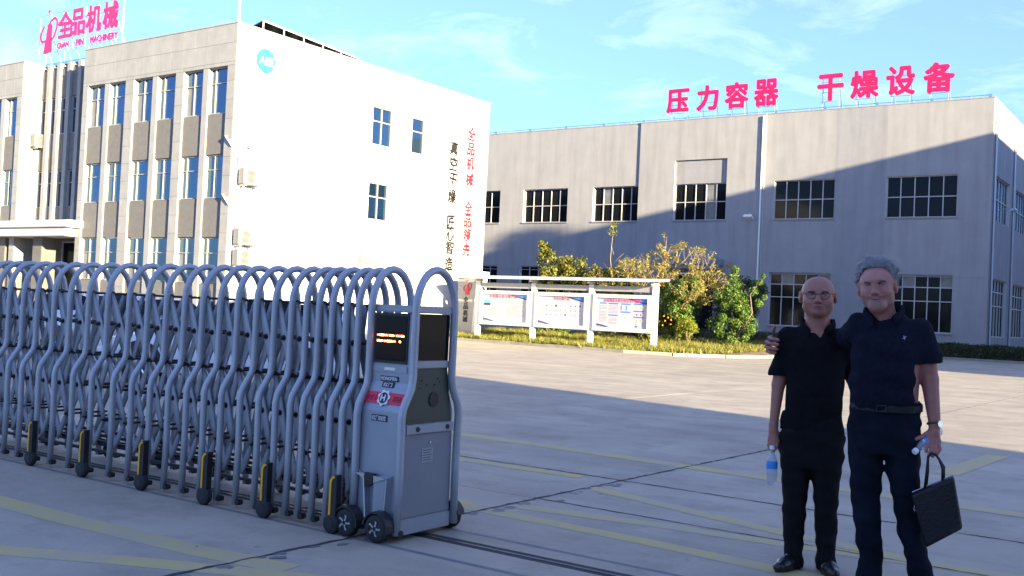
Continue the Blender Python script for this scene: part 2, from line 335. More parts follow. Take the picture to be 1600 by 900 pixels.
# ---- planting bed with kerb
bed = [(-31.3, 38.1), (-30, 37.9), (-25, 37.2), (-20, 36.6), (-18, 36.9), (-16.5, 38.5), (-15.8, 41), (-15.6, 50), (-15.6, 56.4), (-31.3, 56.4)]
def zbed(x, y):   # the bed mounds up slightly
    d = min(1, max(0, (y - 37) / 5)); return .10 + .28 * d
v = []; f = []
NX, NY = 40, 30
inb = lambda x, y: (lambda c: c)(sum(((bed[i][1] > y) != (bed[i - 1][1] > y)) and (x < (bed[i - 1][0] - bed[i][0]) * (y - bed[i][1]) / (bed[i - 1][1] - bed[i][1]) + bed[i][0]) for i in range(len(bed))) % 2 == 1)
outer = MB(); cx_, cy_ = -23, 46
n = len(bed); rings = [[(cx_ + (x - cx_) * s_, cy_ + (y - cy_) * s_) for x, y in bed] for s_ in (1, .93, .8, .6, .3)]
v = [(x, y, zbed(x, y) if k else .09) for k, r_ in enumerate(rings) for x, y in r_]; f = [(k * n + i, k * n + (i + 1) % n, (k + 1) * n + (i + 1) % n, (k + 1) * n + i) for k in range(4) for i in range(n)] + [tuple(4 * n + i for i in range(n))]
tag(link('planting_bed', mesh([(a[0] + 23, a[1] - 46, a[2]) for a in v], f, MT['soil'], smooth=True), None, (-23, 46, 0)), kind='structure')
kr = empty('bed_kerb', (-23, 37, 0), None, None); kr['kind'] = 'structure'
for a, b_ in zip(bed[:-2], bed[1:-1]):
    A, B_ = Vector((*a, 0)), Vector((*b_, 0)); Ln = (B_ - A).length; k = max(1, round(Ln / 1.0)); t = (B_ - A) / Ln; nn = Vector((t.y, -t.x, 0))
    for i in range(k):
        p, q = A + t * (i * Ln / k + .01), A + t * ((i + 1) * Ln / k - .01); h = .12 + random.uniform(-.012, .012)
        c = [p + nn * .1, q + nn * .1, q - nn * .04, p - nn * .04]
        MB().hexa([(x.x, x.y, -.03) for x in c] + [(x.x, x.y, h) for x in c]).build('kerb_stone', MT['kerb'], kr)
def grass_patch(name, inside, x0, x1, y0, y1, n, h, zf, mt, org):
    v = []; f = []
    while n > 0:
        x, y = random.uniform(x0, x1), random.uniform(y0, y1)
        if not inside(x, y): continue
        cl = .6 + .8 * abs(math.sin(x * 1.7 + math.sin(y * 2.1)) * math.cos(y * 1.3 + x * .6)); n -= 1
        for _ in range(4):
            a = random.random() * 6.28; hh = h * cl * random.uniform(.5, 1.3); w2 = .012 + .012 * random.random(); px, py = x + random.gauss(0, .05), y + random.gauss(0, .05); z = zf(px, py) - .01
            lx, ly = random.gauss(0, .45) * hh, random.gauss(0, .45) * hh; i = len(v)
            v += [(px - w2 * math.cos(a), py - w2 * math.sin(a), z), (px + w2 * math.cos(a), py + w2 * math.sin(a), z), (px + lx, py + ly, z + hh)]; f.append((i, i + 1, i + 2))
    return tag(link(name, mesh([(a[0] - org[0], a[1] - org[1], a[2] - org[2]) for a in v], f, mt), None, org), kind='stuff')
grass_patch('grass', lambda x, y: inb(x, y), -31.2, -15.6, 36.6, 48, 15000, .20, zbed, MT['grass'], (-23, 40, .1))

# ================================================================== FOLIAGE
def leaves(n, clumps, size, V, F, squash=1.0, droop=.2):
    for _ in range(n):
        c, r_ = random.choice(clumps)
        d = Vector((random.gauss(0, 1), random.gauss(0, 1), random.gauss(0, 1))).normalized(); p = Vector(c) + d * r_ * (random.random() ** .35) * random.uniform(.75, 1.1)
        nrm = (d + Vector((random.gauss(0, .6), random.gauss(0, .6), random.gauss(.3, .6)))).normalized()
        a = nrm.orthogonal().normalized(); a.rotate(Matrix.Rotation(random.random() * 6.28, 3, nrm)); b_ = nrm.cross(a); s_ = size * random.uniform(.6, 1.35); i = len(V)
        V += [p - a * s_, p + b_ * s_ * .42 - nrm * s_ * .1, p + a * s_ - Vector((0, 0, droop * s_)), p - b_ * s_ * .42 - nrm * s_ * .1]; F.append((i, i + 1, i + 2, i + 3))
def limbs(base, tips, r0, mb, seed=0):
    for t in tips:
        B_, T_ = Vector(base), Vector(t); mid = B_.lerp(T_, .45) + Vector((random.gauss(0, .12), random.gauss(0, .12), .1)); m2 = B_.lerp(T_, .75) + Vector((random.gauss(0, .1), random.gauss(0, .1), .08))
        mb.tube([B_, mid, m2, T_], [r0, r0 * .65, r0 * .4, r0 * .15], 6)
def plant(name, base, clumps, n, size, lm, label, cat, group=None, tr=.06, stems=6, barkm='bark', trunk_h=.0):
    root = empty(name, base, label, cat, group)
    V, F = [], []; leaves(n, clumps, size, V, F); o = Vector(base)
    link('crown', mesh([tuple(p - o) for p in V], F, lm), root)
    mb = MB(); B_ = Vector(base)
    if trunk_h: mb.tube([B_ - Vector((0, 0, .1)), B_ + Vector((.02, 0, trunk_h * .5)), B_ + Vector((0, .02, trunk_h))], [tr * 1.6, tr * 1.2, tr], 8); B_ = B_ + Vector((0, 0, trunk_h))
    limbs(B_, [c[0] for c in random.sample(clumps, min(stems, len(clumps)))], tr, mb)
    mb.build('trunk', MT[barkm], root, smooth=True); return root
def mound(c, rx, ry, rz, k, rr_):
    out_ = []
    for _ in range(k):
        d = Vector((random.gauss(0, 1), random.gauss(0, 1), random.gauss(0, 1))).normalized(); q = random.uniform(.35, .95)
        out_.append((Vector(c) + Vector((d.x * rx, d.y * ry, d.z * rz)) * q, rr_ * random.uniform(.6, 1.25)))
    return out_
G = 'shrubs in the bed behind the notice board'
plant('loquat_tree', (-28.2, 44.5, .3), mound((-28.0, 44.5, 3.3), 1.9, 1.0, 1.0, 44, .40) + [((-29.2, 44.5, 4.6), .35), ((-29.3, 44.5, 4.2), .4), ((-28.2, 44.6, 4.1), .4), ((-27.3, 44.4, 3.5), .4), ((-26.4, 44.4, 3.2), .35), ((-29.4, 44.5, 5.0), .2), ((-26.9, 44.4, 4.0), .42), ((-26.0, 44.3, 3.6), .42), ((-27.8, 44.4, 4.0), .45), ((-28.7, 44.4, 4.3), .45), ((-25.3, 44.2, 3.4), .4), ((-29.1, 44.5, 4.8), .3)], 11000, .085, MT['leafy'], 'yellow-green large-leaved tree rising behind the left half of the notice board', 'tree', trunk_h=1.6)
plant('leafy_shrub', (-24.3, 43.8, .3), mound((-24.5, 43.8, 2.4), 1.1, .8, 1.3, 26, .36) + [((-24.7, 43.8, 3.6), .35)], 5000, .07, MT['leafy'], 'dense green shrub between the yellow-green tree and the bare-branched tree', 'shrub', trunk_h=.8)
# sparse autumn tree
tr_ = empty('autumn_tree', (-22.0, 42.9, .3), 'tall half-bare tree with pale branches and sparse yellow leaves behind the notice board', 'tree')
mb = MB(); V, F = [], []; o_ = Vector((-22.0, 42.9, .3)); tips = []
def grow(p, d, L_, r_, depth):
    q = p + d * L_; m_ = p.lerp(q, .5) + Vector((random.gauss(0, .04), random.gauss(0, .04), .03)) * L_; mb.tube([p, m_, q], [r_, r_ * .85, r_ * .65], 5 if depth > 1 else 7)
    if depth >= 4 or r_ < .007: tips.append(q); return
    for _ in range(3 if depth < 3 else 2):
        nd = (d + Vector((random.gauss(0, .48), random.gauss(0, .42), random.gauss(.10, .25)))).normalized()
        grow(q, nd, L_ * random.uniform(.62, .85), r_ * .62, depth + 1)
    if depth > 0: tips.append(m_)
for d0 in ((-.45, 0, 1), (.1, .2, 1), (.5, 0, .85), (.75, -.2, .75), (-.15, -.3, 1)): grow(o_ - Vector((0, 0, .1)), Vector(d0).normalized(), 1.62, .055, 0)
leaves(7000, [(t, .17) for t in tips if random.random() < .9] + [((-21.4, 42.9, 2.6), .5), ((-22.1, 42.9, 2.8), .5), ((-22.6, 42.9, 3.3), .4)], .055, V, F)
mb.build('trunk', MT['twig'], tr_, smooth=True); link('crown', mesh([tuple(p - o_) for p in V], F, MT['leafa']), tr_)
# bare sapling at its left
sp = empty('sapling', (-24.4, 43.2, .3), 'thin bare sapling with a tuft of leaves standing left of the half-bare tree', 'tree')
mb = MB(); p0 = Vector((-24.3, 43.2, .2)); mb.tube([p0, p0 + Vector((.05, 0, 2)), p0 + Vector((-.25, 0, 4)), p0 + Vector((-.15, 0, 5.6))], [.03, .022, .014, .006], 6)
for z, dx in ((2.9, .5), (3.3, -.7), (3.8, .45), (4.2, -.3)): mb.tube([p0 + Vector((-.08, 0, z)), p0 + Vector((dx, .1, z + .5))], [.01, .004], 5)
mb.build('trunk', MT['twig'], sp, smooth=True); V, F = [], []; leaves(170, [(p0 + Vector((-.2, 0, 5.3)), .28), (p0 + Vector((-.15, 0, 5.6)), .2), (p0 + Vector((.4, .1, 3.4)), .2)], .07, V, F); link('crown', mesh([tuple(p - Vector((-24.4, 43.2, .3))) for p in V], F, MT['leafy']), sp)
# orange tree with fruit
ot = plant('orange_tree', (-20.3, 42.2, .3), mound((-20.35, 42.2, 2.15), 1.35, .9, 1.5, 44, .38), 13000, .062, MT['leafg'], 'bushy dark green orange tree hung with small orange fruit right of the notice board', 'tree', trunk_h=.7)
V, F = [], []
fr = MB(); fr.lathe([(0, -.042), (.032, -.032), (.044, 0), (.032, .032), (0, .042)], n=8); frm = mesh(fr.v, fr.f, MT['orange'], smooth=True)
for (u_, z_) in ((-21.4, 2.9), (-20.35, 2.65), (-20.3, 2.4), (-20.6, 2.2), (-21.2, 1.55), (-20.95, 1.5), (-21.0, 1.35), (-20.75, 1.4), (-20.5, 1.6), (-21.15, 1.15), (-21.5, 2.0), (-20.8, 1.2), (-21.35, 1.3), (-21.7, 3.2), (-20.1, 2.9)):
    piece('fruit', frm, ot, (u_ + .55 + random.uniform(-.05, .05), 41.2 + random.uniform(-.1, .15), z_))
plant('dark_shrub', (-22.8, 46.5, .3), mound((-22.6, 46.5, 2.0), 1.9, .9, 1.6, 34, .45), 9000, .075, MT['leafd'], 'dark green shrub mass under the half-bare tree', 'shrub', trunk_h=.5)
plant('dark_shrub', (-19.8, 47.2, .3), mound((-19.6, 47.2, 2.2), 1.6, .8, 1.8, 34, .45), 9000, .07, MT['leafd'], 'tall dark evergreen shrub before the workshop doorway', 'shrub', trunk_h=.5)
plant('round_bush', (-19.4, 41.2, .25), mound((-19.45, 41.2, 1.1), .62, .5, .62, 26, .22), 3400, .04, MT['leafr'], 'clipped round yellow-green bush beside the orange tree', 'bush', trunk_h=.2)
plant('upright_shrub', (-17.5, 41.9, .3), mound((-17.6, 41.9, 1.8), 1.15, .7, 1.45, 46, .33) + [((-17.7, 41.9, 3.4), .3), ((-17.6, 41.9, 3.7), .18), ((-16.75, 41.9, 2.8), .22), ((-16.5, 41.9, 3.2), .14), ((-16.35, 41.9, 3.45), .09), ((-16.5, 41.9, 2.3), .22), ((-16.25, 41.9, 2.55), .12)], 12000, .058, MT['leafg'], 'bright green upright shrub with long shoots leaning to the right', 'shrub', trunk_h=.3)
plant('low_shrub', (-27.6, 42.8, .3), mound((-27.4, 42.8, .8), 1.0, .5, .5, 10, .3), 900, .08, MT['leafg'], 'low green shrub glimpsed under the left board panel', 'shrub')
plant('low_shrub', (-23.6, 42.6, .3), mound((-23.4, 42.6, .9), 1.2, .5, .55, 12, .3), 1100, .08, MT['leafd'], 'low dark shrub glimpsed under the middle board panel', 'shrub')
plant('low_shrub', (-21.6, 41.6, .3), mound((-21.3, 41.6, .7), .9, .4, .4, 10, .25), 900, .06, MT['leafr'], 'low yellow-green shrub at the foot of the right board panel', 'shrub')
def hedge(name, x0, x1, y0, y1, h, n, label, lm='leafd'):
    root = empty(name, ((x0 + x1) / 2, (y0 + y1) / 2, 0), label, 'hedge'); V, F = [], []
    for _ in range(n):
        fc = random.random(); x, y, z = random.uniform(x0, x1), random.uniform(y0, y1), random.uniform(.05, h)
        if fc < .5: y = y0 + random.gauss(0, .04)
        elif fc < .85: z = h + random.gauss(0, .04)
        p = Vector((x, y, z + .03 * math.sin(x * 3))); d = Vector((random.gauss(0, 1), random.gauss(-.5, 1), random.gauss(.5, 1))).normalized(); a = d.orthogonal().normalized(); a.rotate(Matrix.Rotation(random.random() * 6.28, 3, d)); b_ = d.cross(a); s_ = random.uniform(.03, .07); i = len(V)
        V += [p - a * s_, p + b_ * s_ * .5, p + a * s_, p - b_ * s_ * .5]; F.append((i, i + 1, i + 2, i + 3))
    link('crown', mesh([tuple(p - wl(root)) for p in V], F, MT[lm]), root)
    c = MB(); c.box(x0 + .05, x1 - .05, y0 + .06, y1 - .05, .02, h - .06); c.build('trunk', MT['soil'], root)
hedge('hedge', -15.2, -7.5, 57.9, 58.9, .78, 9000, 'low clipped dark hedge along the right end of the workshop wall')
hedge('hedge', -27, -16.2, 57.6, 58.6, .85, 7000, 'low dark hedge in front of the workshop wall behind the upright shrub')
kb = MB(); kb.box(-15.4, -7.2, 57.45, 57.6, -.03, .12); tag(kb.build('hedge_kerb', MT['kerb'], org=(-11, 57.5, 0)), kind='structure')
# ================================================================== BUILDINGS
_pc = {}
def boxmesh(w_, d_, h_, m, key=''):
    k = (round(w_, 3), round(d_, 3), round(h_, 3), m)
    if k not in _pc:
        b = MB().box(-w_ / 2, w_ / 2, -d_ / 2, d_ / 2, -h_ / 2, h_ / 2); _pc[k] = mesh(b.v, b.f, MT[m])
    return _pc[k]
def sheet(mb, P, u0, u1, z0, z1, holes, m=0, mr=1, depth=.3):
    us = sorted({u0, u1} | {h[0] for h in holes} | {h[1] for h in holes}); zs = sorted({z0, z1} | {h[2] for h in holes} | {h[3] for h in holes})
    us = [u for u in us if u0 <= u <= u1]; zs = [z for z in zs if z0 <= z <= z1]
    for a, b_ in zip(us[:-1], us[1:]):
        for c, d in zip(zs[:-1], zs[1:]):
            if any(h[0] <= (a + b_) / 2 <= h[1] and h[2] <= (c + d) / 2 <= h[3] for h in holes): continue
            mb.quad(P(a, 0, c), P(b_, 0, c), P(b_, 0, d), P(a, 0, d), m)
    for h in holes:
        dd = h[4] if len(h) > 4 else depth
        for q in (((h[0], 0, h[2]), (h[0], dd, h[2]), (h[0], dd, h[3]), (h[0], 0, h[3])), ((h[1], 0, h[2]), (h[1], dd, h[2]), (h[1], dd, h[3]), (h[1], 0, h[3])),
                  ((h[0], 0, h[3]), (h[1], 0, h[3]), (h[1], dd, h[3]), (h[0], dd, h[3])), ((h[0], 0, h[2]), (h[1], 0, h[2]), (h[1], dd, h[2]), (h[0], dd, h[2]))):
            mb.quad(*[P(*a) for a in q], mr)
def tiles(parent, name, P, face, regions, tw, th, m, ustart=None, zstart=0, gap=.006, proud=.009, holes=()):
    """individual cladding pieces, clipped to rectangles"""
    for (u0, u1, z0, z1) in regions:
        us = [ustart if ustart is not None else u0]
        while us[-1] < u1: us.append(us[-1] + tw)
        zs = [zstart]
        while zs[-1] < z1: zs.append(zs[-1] + th)
        for a, b_ in zip(us[:-1], us[1:]):
            for c, d in zip(zs[:-1], zs[1:]):
                A, B_, C_, D_ = max(a, u0), min(b_, u1), max(c, z0), min(d, z1)
                if B_ - A < .08 or D_ - C_ < .08: continue
                cells = [(A, B_, C_, D_)]
                for h in holes:
                    nc = []
                    for (p, q, r_, s_) in cells:
                        if h[1] <= p or h[0] >= q or h[3] <= r_ or h[2] >= s_: nc.append((p, q, r_, s_)); continue
                        if h[0] > p: nc.append((p, h[0], r_, s_))
                        if h[1] < q: nc.append((h[1], q, r_, s_))
                        pp, qq = max(p, h[0]), min(q, h[1])
                        if h[2] > r_: nc.append((pp, qq, r_, h[2]))
                        if h[3] < s_: nc.append((pp, qq, h[3], s_))
                    cells = nc
                for (p, q, r_, s_) in cells:
                    if q - p < .05 or s_ - r_ < .05: continue
                    w_, h_ = q - p - 2 * gap, s_ - r_ - 2 * gap
                    me = boxmesh(w_, proud * 2, h_, m) if face == 'y' else boxmesh(proud * 2, w_, h_, m)
                    piece(name, me, parent, P((p + q) / 2, 0, (r_ + s_) / 2))
def window(parent, P, face, u0, u1, z0, z1, depth, cols, rows, fm='frame', gm='winglass', fw=.05, pale=(), sashm=None):
    """window part with its panes as sub-parts; rows/cols are boundaries in 0..1"""
    b = MB(); U = lambda a: u0 + (u1 - u0) * a; Z = lambda a: z0 + (z1 - z0) * a
    for a, b_, c, d in ((u0, u1, z0, z0 + fw), (u0, u1, z1 - fw, z1), (u0, u0 + fw, z0 + fw, z1 - fw), (u1 - fw, u1, z0 + fw, z1 - fw)):
        b.prism([(a, c), (b_, c), (b_, d), (a, d)], P, depth - .06, depth + .02)
    for c in cols[1:-1]: b.prism([(U(c) - fw / 2, z0 + fw), (U(c) + fw / 2, z0 + fw), (U(c) + fw / 2, z1 - fw), (U(c) - fw / 2, z1 - fw)], P, depth - .055, depth + .02)
    for r_ in rows[1:-1]: b.prism([(u0 + fw, Z(r_) - fw / 2), (u1 - fw, Z(r_) - fw / 2), (u1 - fw, Z(r_) + fw / 2), (u0 + fw, Z(r_) + fw / 2)], P, depth - .05, depth + .02)
    w_ = b.build('window', MT[fm], parent)
    k = 0
    for j in range(len(rows) - 1):
        for i in range(len(cols) - 1):
            a, b_, c, d = U(cols[i]), U(cols[i + 1]), Z(rows[j]), Z(rows[j + 1])
            me = boxmesh(b_ - a - .004, .012, d - c - .004, 'paleglass' if (i, j) in pale and gm == 'winglass' else 'greyglass' if (i, j) in pale else gm) if face == 'y' else boxmesh(.012, b_ - a - .004, d - c - .004, gm)
            piece('pane', me, w_, P((a + b_) / 2, depth + .008, (c + d) / 2)); k += 1
    return w_

# ---------------- office building
F = 25.9; WX = -31.5; H = 12.03; S = 9.0
ob = empty('office_building', (-40, 30, 0), 'three-storey office building with stone window bays and a blank white side wall', 'building')
PF = PY(F); PS = PX(WX); PR = PY(27.0); PL = PX(-46.47)
bays = [(-41.2, -38.48), (-37.9, -35.13), (-34.62, -31.97)]
lev = [(8.62, 10.42), (5.32, 7.0), (2.0, 3.78)]
side_w = [(33.64, 34.98, 8.6, 10.33), (36.32, 37.26, 8.62, 10.3), (33.6, 34.93, 5.25, 6.92)]
mb = MB()
sheet(mb, PF, -41.58, WX, 0, H, [(a, b_, .9, 10.42, .0) for a, b_ in bays], 0, 0, 0)
sheet(mb, PF, -60, -46.47, 0, H, [(-49.4, -46.9, .9, 10.42, .0)], 0, 0)
mb.quad((-41.58, F, 0), (-41.58, 27, 0), (-41.58, 27, H), (-41.58, F, H), 0)
mb.quad((-46.47, F, 0), (-46.47, 27, 0), (-46.47, 27, H), (-46.47, F, H), 0)
sheet(mb, PR, -46.47, -41.58, 0, 12.0, [], 0, 0)
mb.box(-60, -46.6, 26.3, 42.2, 11.2, 11.4, 1); mb.box(-46.6, WX - .15, 27.2, 42.2, 11.2, 11.4, 1)
mb.quad((-60, 42.3, 0), (WX, 42.3, 0), (WX, 42.3, H), (-60, 42.3, H), 0)
mb.build('wall', [MT['stonej'], MT['roof']], ob)
mb = MB(); sheet(mb, PS, F, 42.3, 0, H, side_w, 0, 1, .16); mb.build('side_wall', [MT['wallj'], MT['wallw']], ob)
mb = MB()   # parapet capping
mb.box(-41.6, WX + .03, F - .03, F + .22, H, H + .05); mb.box(WX - .2, WX + .03, F + .22, 42.33, H, H + .05); mb.box(-60, -46.44, F - .03, F + .22, H, H + .05); mb.box(-46.66, -46.44, F + .22, 27.2, H, H + .05)
mb.box(-60, WX - .2, 42.1, 42.33, H, H + .05); mb.build('coping', MT['stone'], ob)
tiles(ob, 'wall_tile', PS, 'x', [(F + .01, 42.29, 0, H)], 1.26, .742, 'wallw', holes=side_w, gap=.004, proud=.007)
tiles(ob, 'facade_tile', PF, 'y', [(-41.57, WX - .01, 10.42, H)], .76, .735, 'stone', ustart=-41.57, zstart=-.465)
tiles(ob, 'facade_tile', PF, 'y', [(-41.57, -41.2, .1, 10.42), (-38.48, -37.9, .1, 10.42), (-35.13, -34.62, .1, 10.42), (-31.97, WX - .01, .1, 10.42)], .76, .735, 'stone', zstart=-.465)
tiles(ob, 'facade_tile', PF, 'y', [(-51.0, -46.48, 10.42, H), (-46.9, -46.48, 2, 10.42), (-51, -49.4, 5, 10.42)], .76, .735, 'stone', zstart=-.465)
tiles(ob, 'facade_tile', PL, 'x', [(F + .01, 27, 2, H)], .55, .735, 'stone', ustart=F, zstart=-.465)
def bay(a, b_, P, lv, two=True, zlo=.9, ztop=10.42, dsp=.075, dw=.20, fins=None):
    m_ = (a + b_) / 2 + .02; fw = .16
    fins = fins if fins is not None else [(m_ - fw, m_ + fw)]
    mb = MB()
    for x in (a, b_): mb.quad(P(x, 0, zlo), P(x, dw + .05, zlo), P(x, dw + .05, ztop), P(x, 0, ztop), 0)
    mb.quad(P(a, 0, ztop), P(b_, 0, ztop), P(b_, dw + .05, ztop), P(a, dw + .05, ztop), 0); mb.build('reveal', MT['stone'], ob)
    for f0, f1 in fins:
        mb = MB(); mb.prism([(f0, zlo), (f1, zlo), (f1, ztop), (f0, ztop)], P, .012, dw + .05); mb.build('fin', MT['stone'], ob)
    cells = []; x = a
    for f0, f1 in fins: cells.append((x, f0)); x = f1
    cells.append((x, b_))
    zs = [ztop] + [z for w_ in lv for z in (w_[1], w_[0])][1:]
    for k, (z0, z1) in enumerate(lv):
        zb = lv[k + 1][1] if k + 1 < len(lv) else zlo
        for ci, (c0, c1) in enumerate(cells):
            mb = MB(); mb.prism([(c0 + .004, zb + .02), (c1 - .004, zb + .02), (c1 - .004, z0 - .02), (c0 + .004, z0 - .02)], P, dsp, dw + .05); mb.build('spandrel', MT['spandrel'], ob)
            window(ob, P, 'y', c0 + .004, c1 - .004, z0, z1, dw, [0, .42, 1] if (ci + k) % 2 == 0 else [0, .25, 1], [0, .66, 1], fw=.035, pale=((0, 0),) if (ci * 3 + k * 2) % 4 == 0 else ())
for a, b_ in bays: bay(a, b_, PF, lev)
bay(-49.4, -46.9, PF, lev)
# recessed stair bay: fins, spandrels and narrow windows standing proud of the set-back wall
for f0 in (-45.9, -45.1, -44.25, -43.4, -42.5): MB().box(f0, f0 + .26, 26.72, 26.995, 4.55, 12.0).build('fin', MT['stone'], ob)
for k, (a, b_) in enumerate(((-46.44, -45.9), (-45.64, -45.1), (-44.84, -44.25), (-43.99, -43.4), (-43.14, -42.5), (-42.24, -41.6))):
    for (z0, z1) in ((8.7, 10.4), (5.3, 7.0)): window(ob, PY(26.9), 'y', a + .003, b_ - .003, z0, z1, .06, [0, 1], [0, .66, 1], fw=.04)
    for (z0, z1) in ((10.42, 11.75), (7.02, 8.68), (4.6, 5.28)): MB().box(a + .003, b_ - .003, 26.84, 26.995, z0, z1).build('spandrel', MT['spandrel'], ob)
MB().box(-46.4, -41.65, 26.9, 27.3, 11.98, 12.12).build('blue_trim', MT['bluem'], ob)
# side windows
for (u0, u1, z0, z1) in side_w: window(ob, PS, 'x', u0, u1, z0, z1, .14, [0, .5, 1] if u1 - u0 > 1 else [0, 1], [0, .62, 1], fw=.05)
# sun-shade over the porch
mb = MB(); mb.bbox(-49, -41.12, 25.2, 26.6, 4.2, 4.52, .02); mb.bbox(-49, -41.4, 25.3, 26.6, 3.82, 4.19, .015); mb.build('porch_canopy', MT['wallw'], ob)
for x in (-48, -44.9): MB().bbox(x, x + .75, 25.9, 26.6, 0, 3.82, .015).build('porch_column', MT['spandrel'], ob)
window(ob, PY(26.6), 'y', -47.2, -45.0, .1, 3.7, .3, [0, .5, 1], [0, .7, 1], fw=.06, gm='darkglass'); window(ob, PY(26.6), 'y', -44.1, -41.7, .1, 3.7, .3, [0, .5, 1], [0, .7, 1], fw=.06, gm='darkglass')
# rain pipes
mb = MB().tube([(WX + .06, 26.5, .1), (WX + .06, 26.5, 11.05)], .05, 8)
for z in (1, 4.7, 9.3): mb.box(WX, WX + .12, 26.43, 26.57, z, z + .04)
mb.build('rain_pipe', MT['pipe'], ob, smooth=False); MB().tube([(-46.41, 26.32, 4.6), (-46.41, 26.32, 11.1)], .045, 8).build('rain_pipe', MT['pipe'], ob)
MB().box(WX - .02, WX + .16, 33.15, 34.1, 3.32, 3.72).build('meter_box', MT['acw'], ob)
MB().tube([(WX + .02, 33.0, 3.55), (WX + .35, 32.95, 3.6)], .02, 6).build('wall_spout', MT['steel'], ob)
# round badge
mb = MB(); mb.cyl((WX + .03, 27.33, 10.87), (1, 0, 0), .47, .05, 32); bd = mb.build('round_badge', MT['badge'], ob)
t = piece('letter', text_mesh('A座', .70, .36, .012, .006, 'badgew'), ob, (WX + .062, 27.33, 10.87), (0, 0, R(90)))
# vertical slogans on the side wall
for s_, u, zs, m_ in (('全品机械全品领先', 40.85, (10.24, 9.49, 8.77, 7.96, 6.52, 5.87, 5.17, 4.43), 'red'), ('真空干燥匠心智造', 39.5, (9.31, 8.55, 7.77, 6.94, 5.68, 5.09, 4.42, 3.63), 'blackl')):
    cache = {}
    for ch, z in zip(s_, zs):
        if ch not in cache: cache[ch] = text_mesh(ch, .58, .64, .008, .026, m_, jitter=.03)
        piece('letter', cache[ch], ob, (WX + .016, u, z), (0, R(random.uniform(-5, 5)), R(90)))
# air conditioners
def make_ac(name, label, loc, rz):
    r_ = empty(name, loc, label, 'air conditioner', 'air conditioner units on the office wall', rz)   # local: front faces -y
    MB().bbox(-.43, .43, -.32, .0, 0, .62, .02).build('casing', MT['acw'], r_, local=True)
    mb = MB(); mb.lathe([(.235, -.328), (.25, -.335), (.262, -.328), (.262, -.32)], (-.08, 0, .31), 'y', 24)
    for q in (.05, .09, .13, .17, .21): mb.lathe([(q, -.326), (q + .008, -.331), (q + .016, -.326)], (-.08, 0, .31), 'y', 20)
    for k in range(8): a = k * math.pi / 4; mb.tube([(-.08, -.328, .31), (-.08 + .24 * math.cos(a), -.328, .31 + .24 * math.sin(a))], .004, 4)
    mb.cyl((-.08, -.322, .31), (0, 1, 0), .235, .006, 24, 1); mb.build('fan_grille', [MT['acw'], MT['acg']], r_, local=True)
    for x in (-.3, .3): MB().box(x - .02, x + .02, -.36, .12, -.06, -.02).box(x - .02, x + .02, .08, .12, -.3, -.06).box(x - .02, x + .02, -.3, .0, -.02, 0).build('bracket', MT['steel'], r_, local=True)
    return r_
LA = [('upper', (WX + .14, 26.6, 5.85)), ('mid', (WX + .14, 26.5, 3.52)), ('low', (WX + .14, 26.5, 2.72))]
make_ac('ac_unit', 'white air conditioner highest on the white side wall with a thin pipe below it', LA[0][1], R(90))
make_ac('ac_unit', 'white air conditioner at mid height on the side wall, just above another unit', LA[1][1], R(90))
make_ac('ac_unit', 'white air conditioner low on the side wall, half hidden behind the sliding gate', LA[2][1], R(90))
make_ac('ac_unit', 'white air conditioner above the porch roof on the stone wing at far left', (-46.33, 26.78, 8.1), R(90))
for (z1, z0) in ((7.55, 6.6), (5.3, 4.0)):
    MB().tube([(-32.1, F + .3, z1 + .15), (-31.8, F - .08, z1 + .1), (WX + .02, F - .04, z1 - .25), (WX + .10, F + .25, z1 - .5), (WX + .12, F + .3, z0)], .035, 8).build('coolant_pipe', MT['pipe'], ob, smooth=True)
fl = empty('wall_bracket', (WX, 26.3, 7.35), 'empty white steel bracket on the side wall above the highest air conditioner', 'bracket')
MB().box(WX, WX + .45, 26.0, 26.04, 7.36, 7.4).box(WX, WX + .45, 26.6, 26.64, 7.36, 7.4).box(WX + .41, WX + .45, 26.04, 26.6, 7.36, 7.4).build('shelf_arm', MT['pipe'], fl)
MB().tube([(WX + .02, 26.05, 7.0), (WX + .4, 26.05, 7.36)], .015, 6).tube([(WX + .02, 26.6, 7.0), (WX + .4, 26.6, 7.36)], .015, 6).build('brace', MT['pipe'], fl)
# lightning mast
ms = empty('roof_mast', (WX - .1, 26.0, H), 'thin white mast standing on the front corner of the office roof', 'mast')
MB().tube([(WX - .1, 26.0, H), (WX - .1, 26.0, H + 2.6)], [.05, .035], 8).build('pole', MT['pipe'], ms); MB().cyl((WX - .1, 26.0, H + .08), (0, 0, 1), .12, .06, 12).build('base', MT['steel'], ms)
# roof heater panels
sp_ = empty('solar_heater', (-33.2, 30.5, 11.4), 'row of tilted solar panels on a white frame behind the office parapet', 'solar panel')
for k in range(5):
    y0 = 28.1 + k * 1.12; MB().hexa([(-34.4, y0, 12.35), (-32.6, y0, 12.80 - k * .055), (-32.6, y0 + 1.06, 12.745 - k * .055), (-34.4, y0 + 1.06, 12.33), (-34.4, y0, 12.39), (-32.6, y0, 12.85 - k * .055), (-32.6, y0 + 1.06, 12.795 - k * .055), (-34.4, y0 + 1.06, 12.37)]).build('panel', MT['black'], sp_)
mb = MB().tube([(-32.58, 28.05, 12.80), (-32.58, 33.7, 12.52)], .04, 6)
for k in range(6): y0 = 28.08 + k * 1.12; mb.tube([(-32.6, y0, 11.4), (-32.6, y0, 12.80 - k * .055)], .03, 6).tube([(-34.3, y0, 11.4), (-34.3, y0, 12.36)], .03, 6).tube([(-32.6, y0, 12.1), (-33.5, y0, 12.6)], .02, 5)
mb.build('frame', MT['pipe'], sp_)
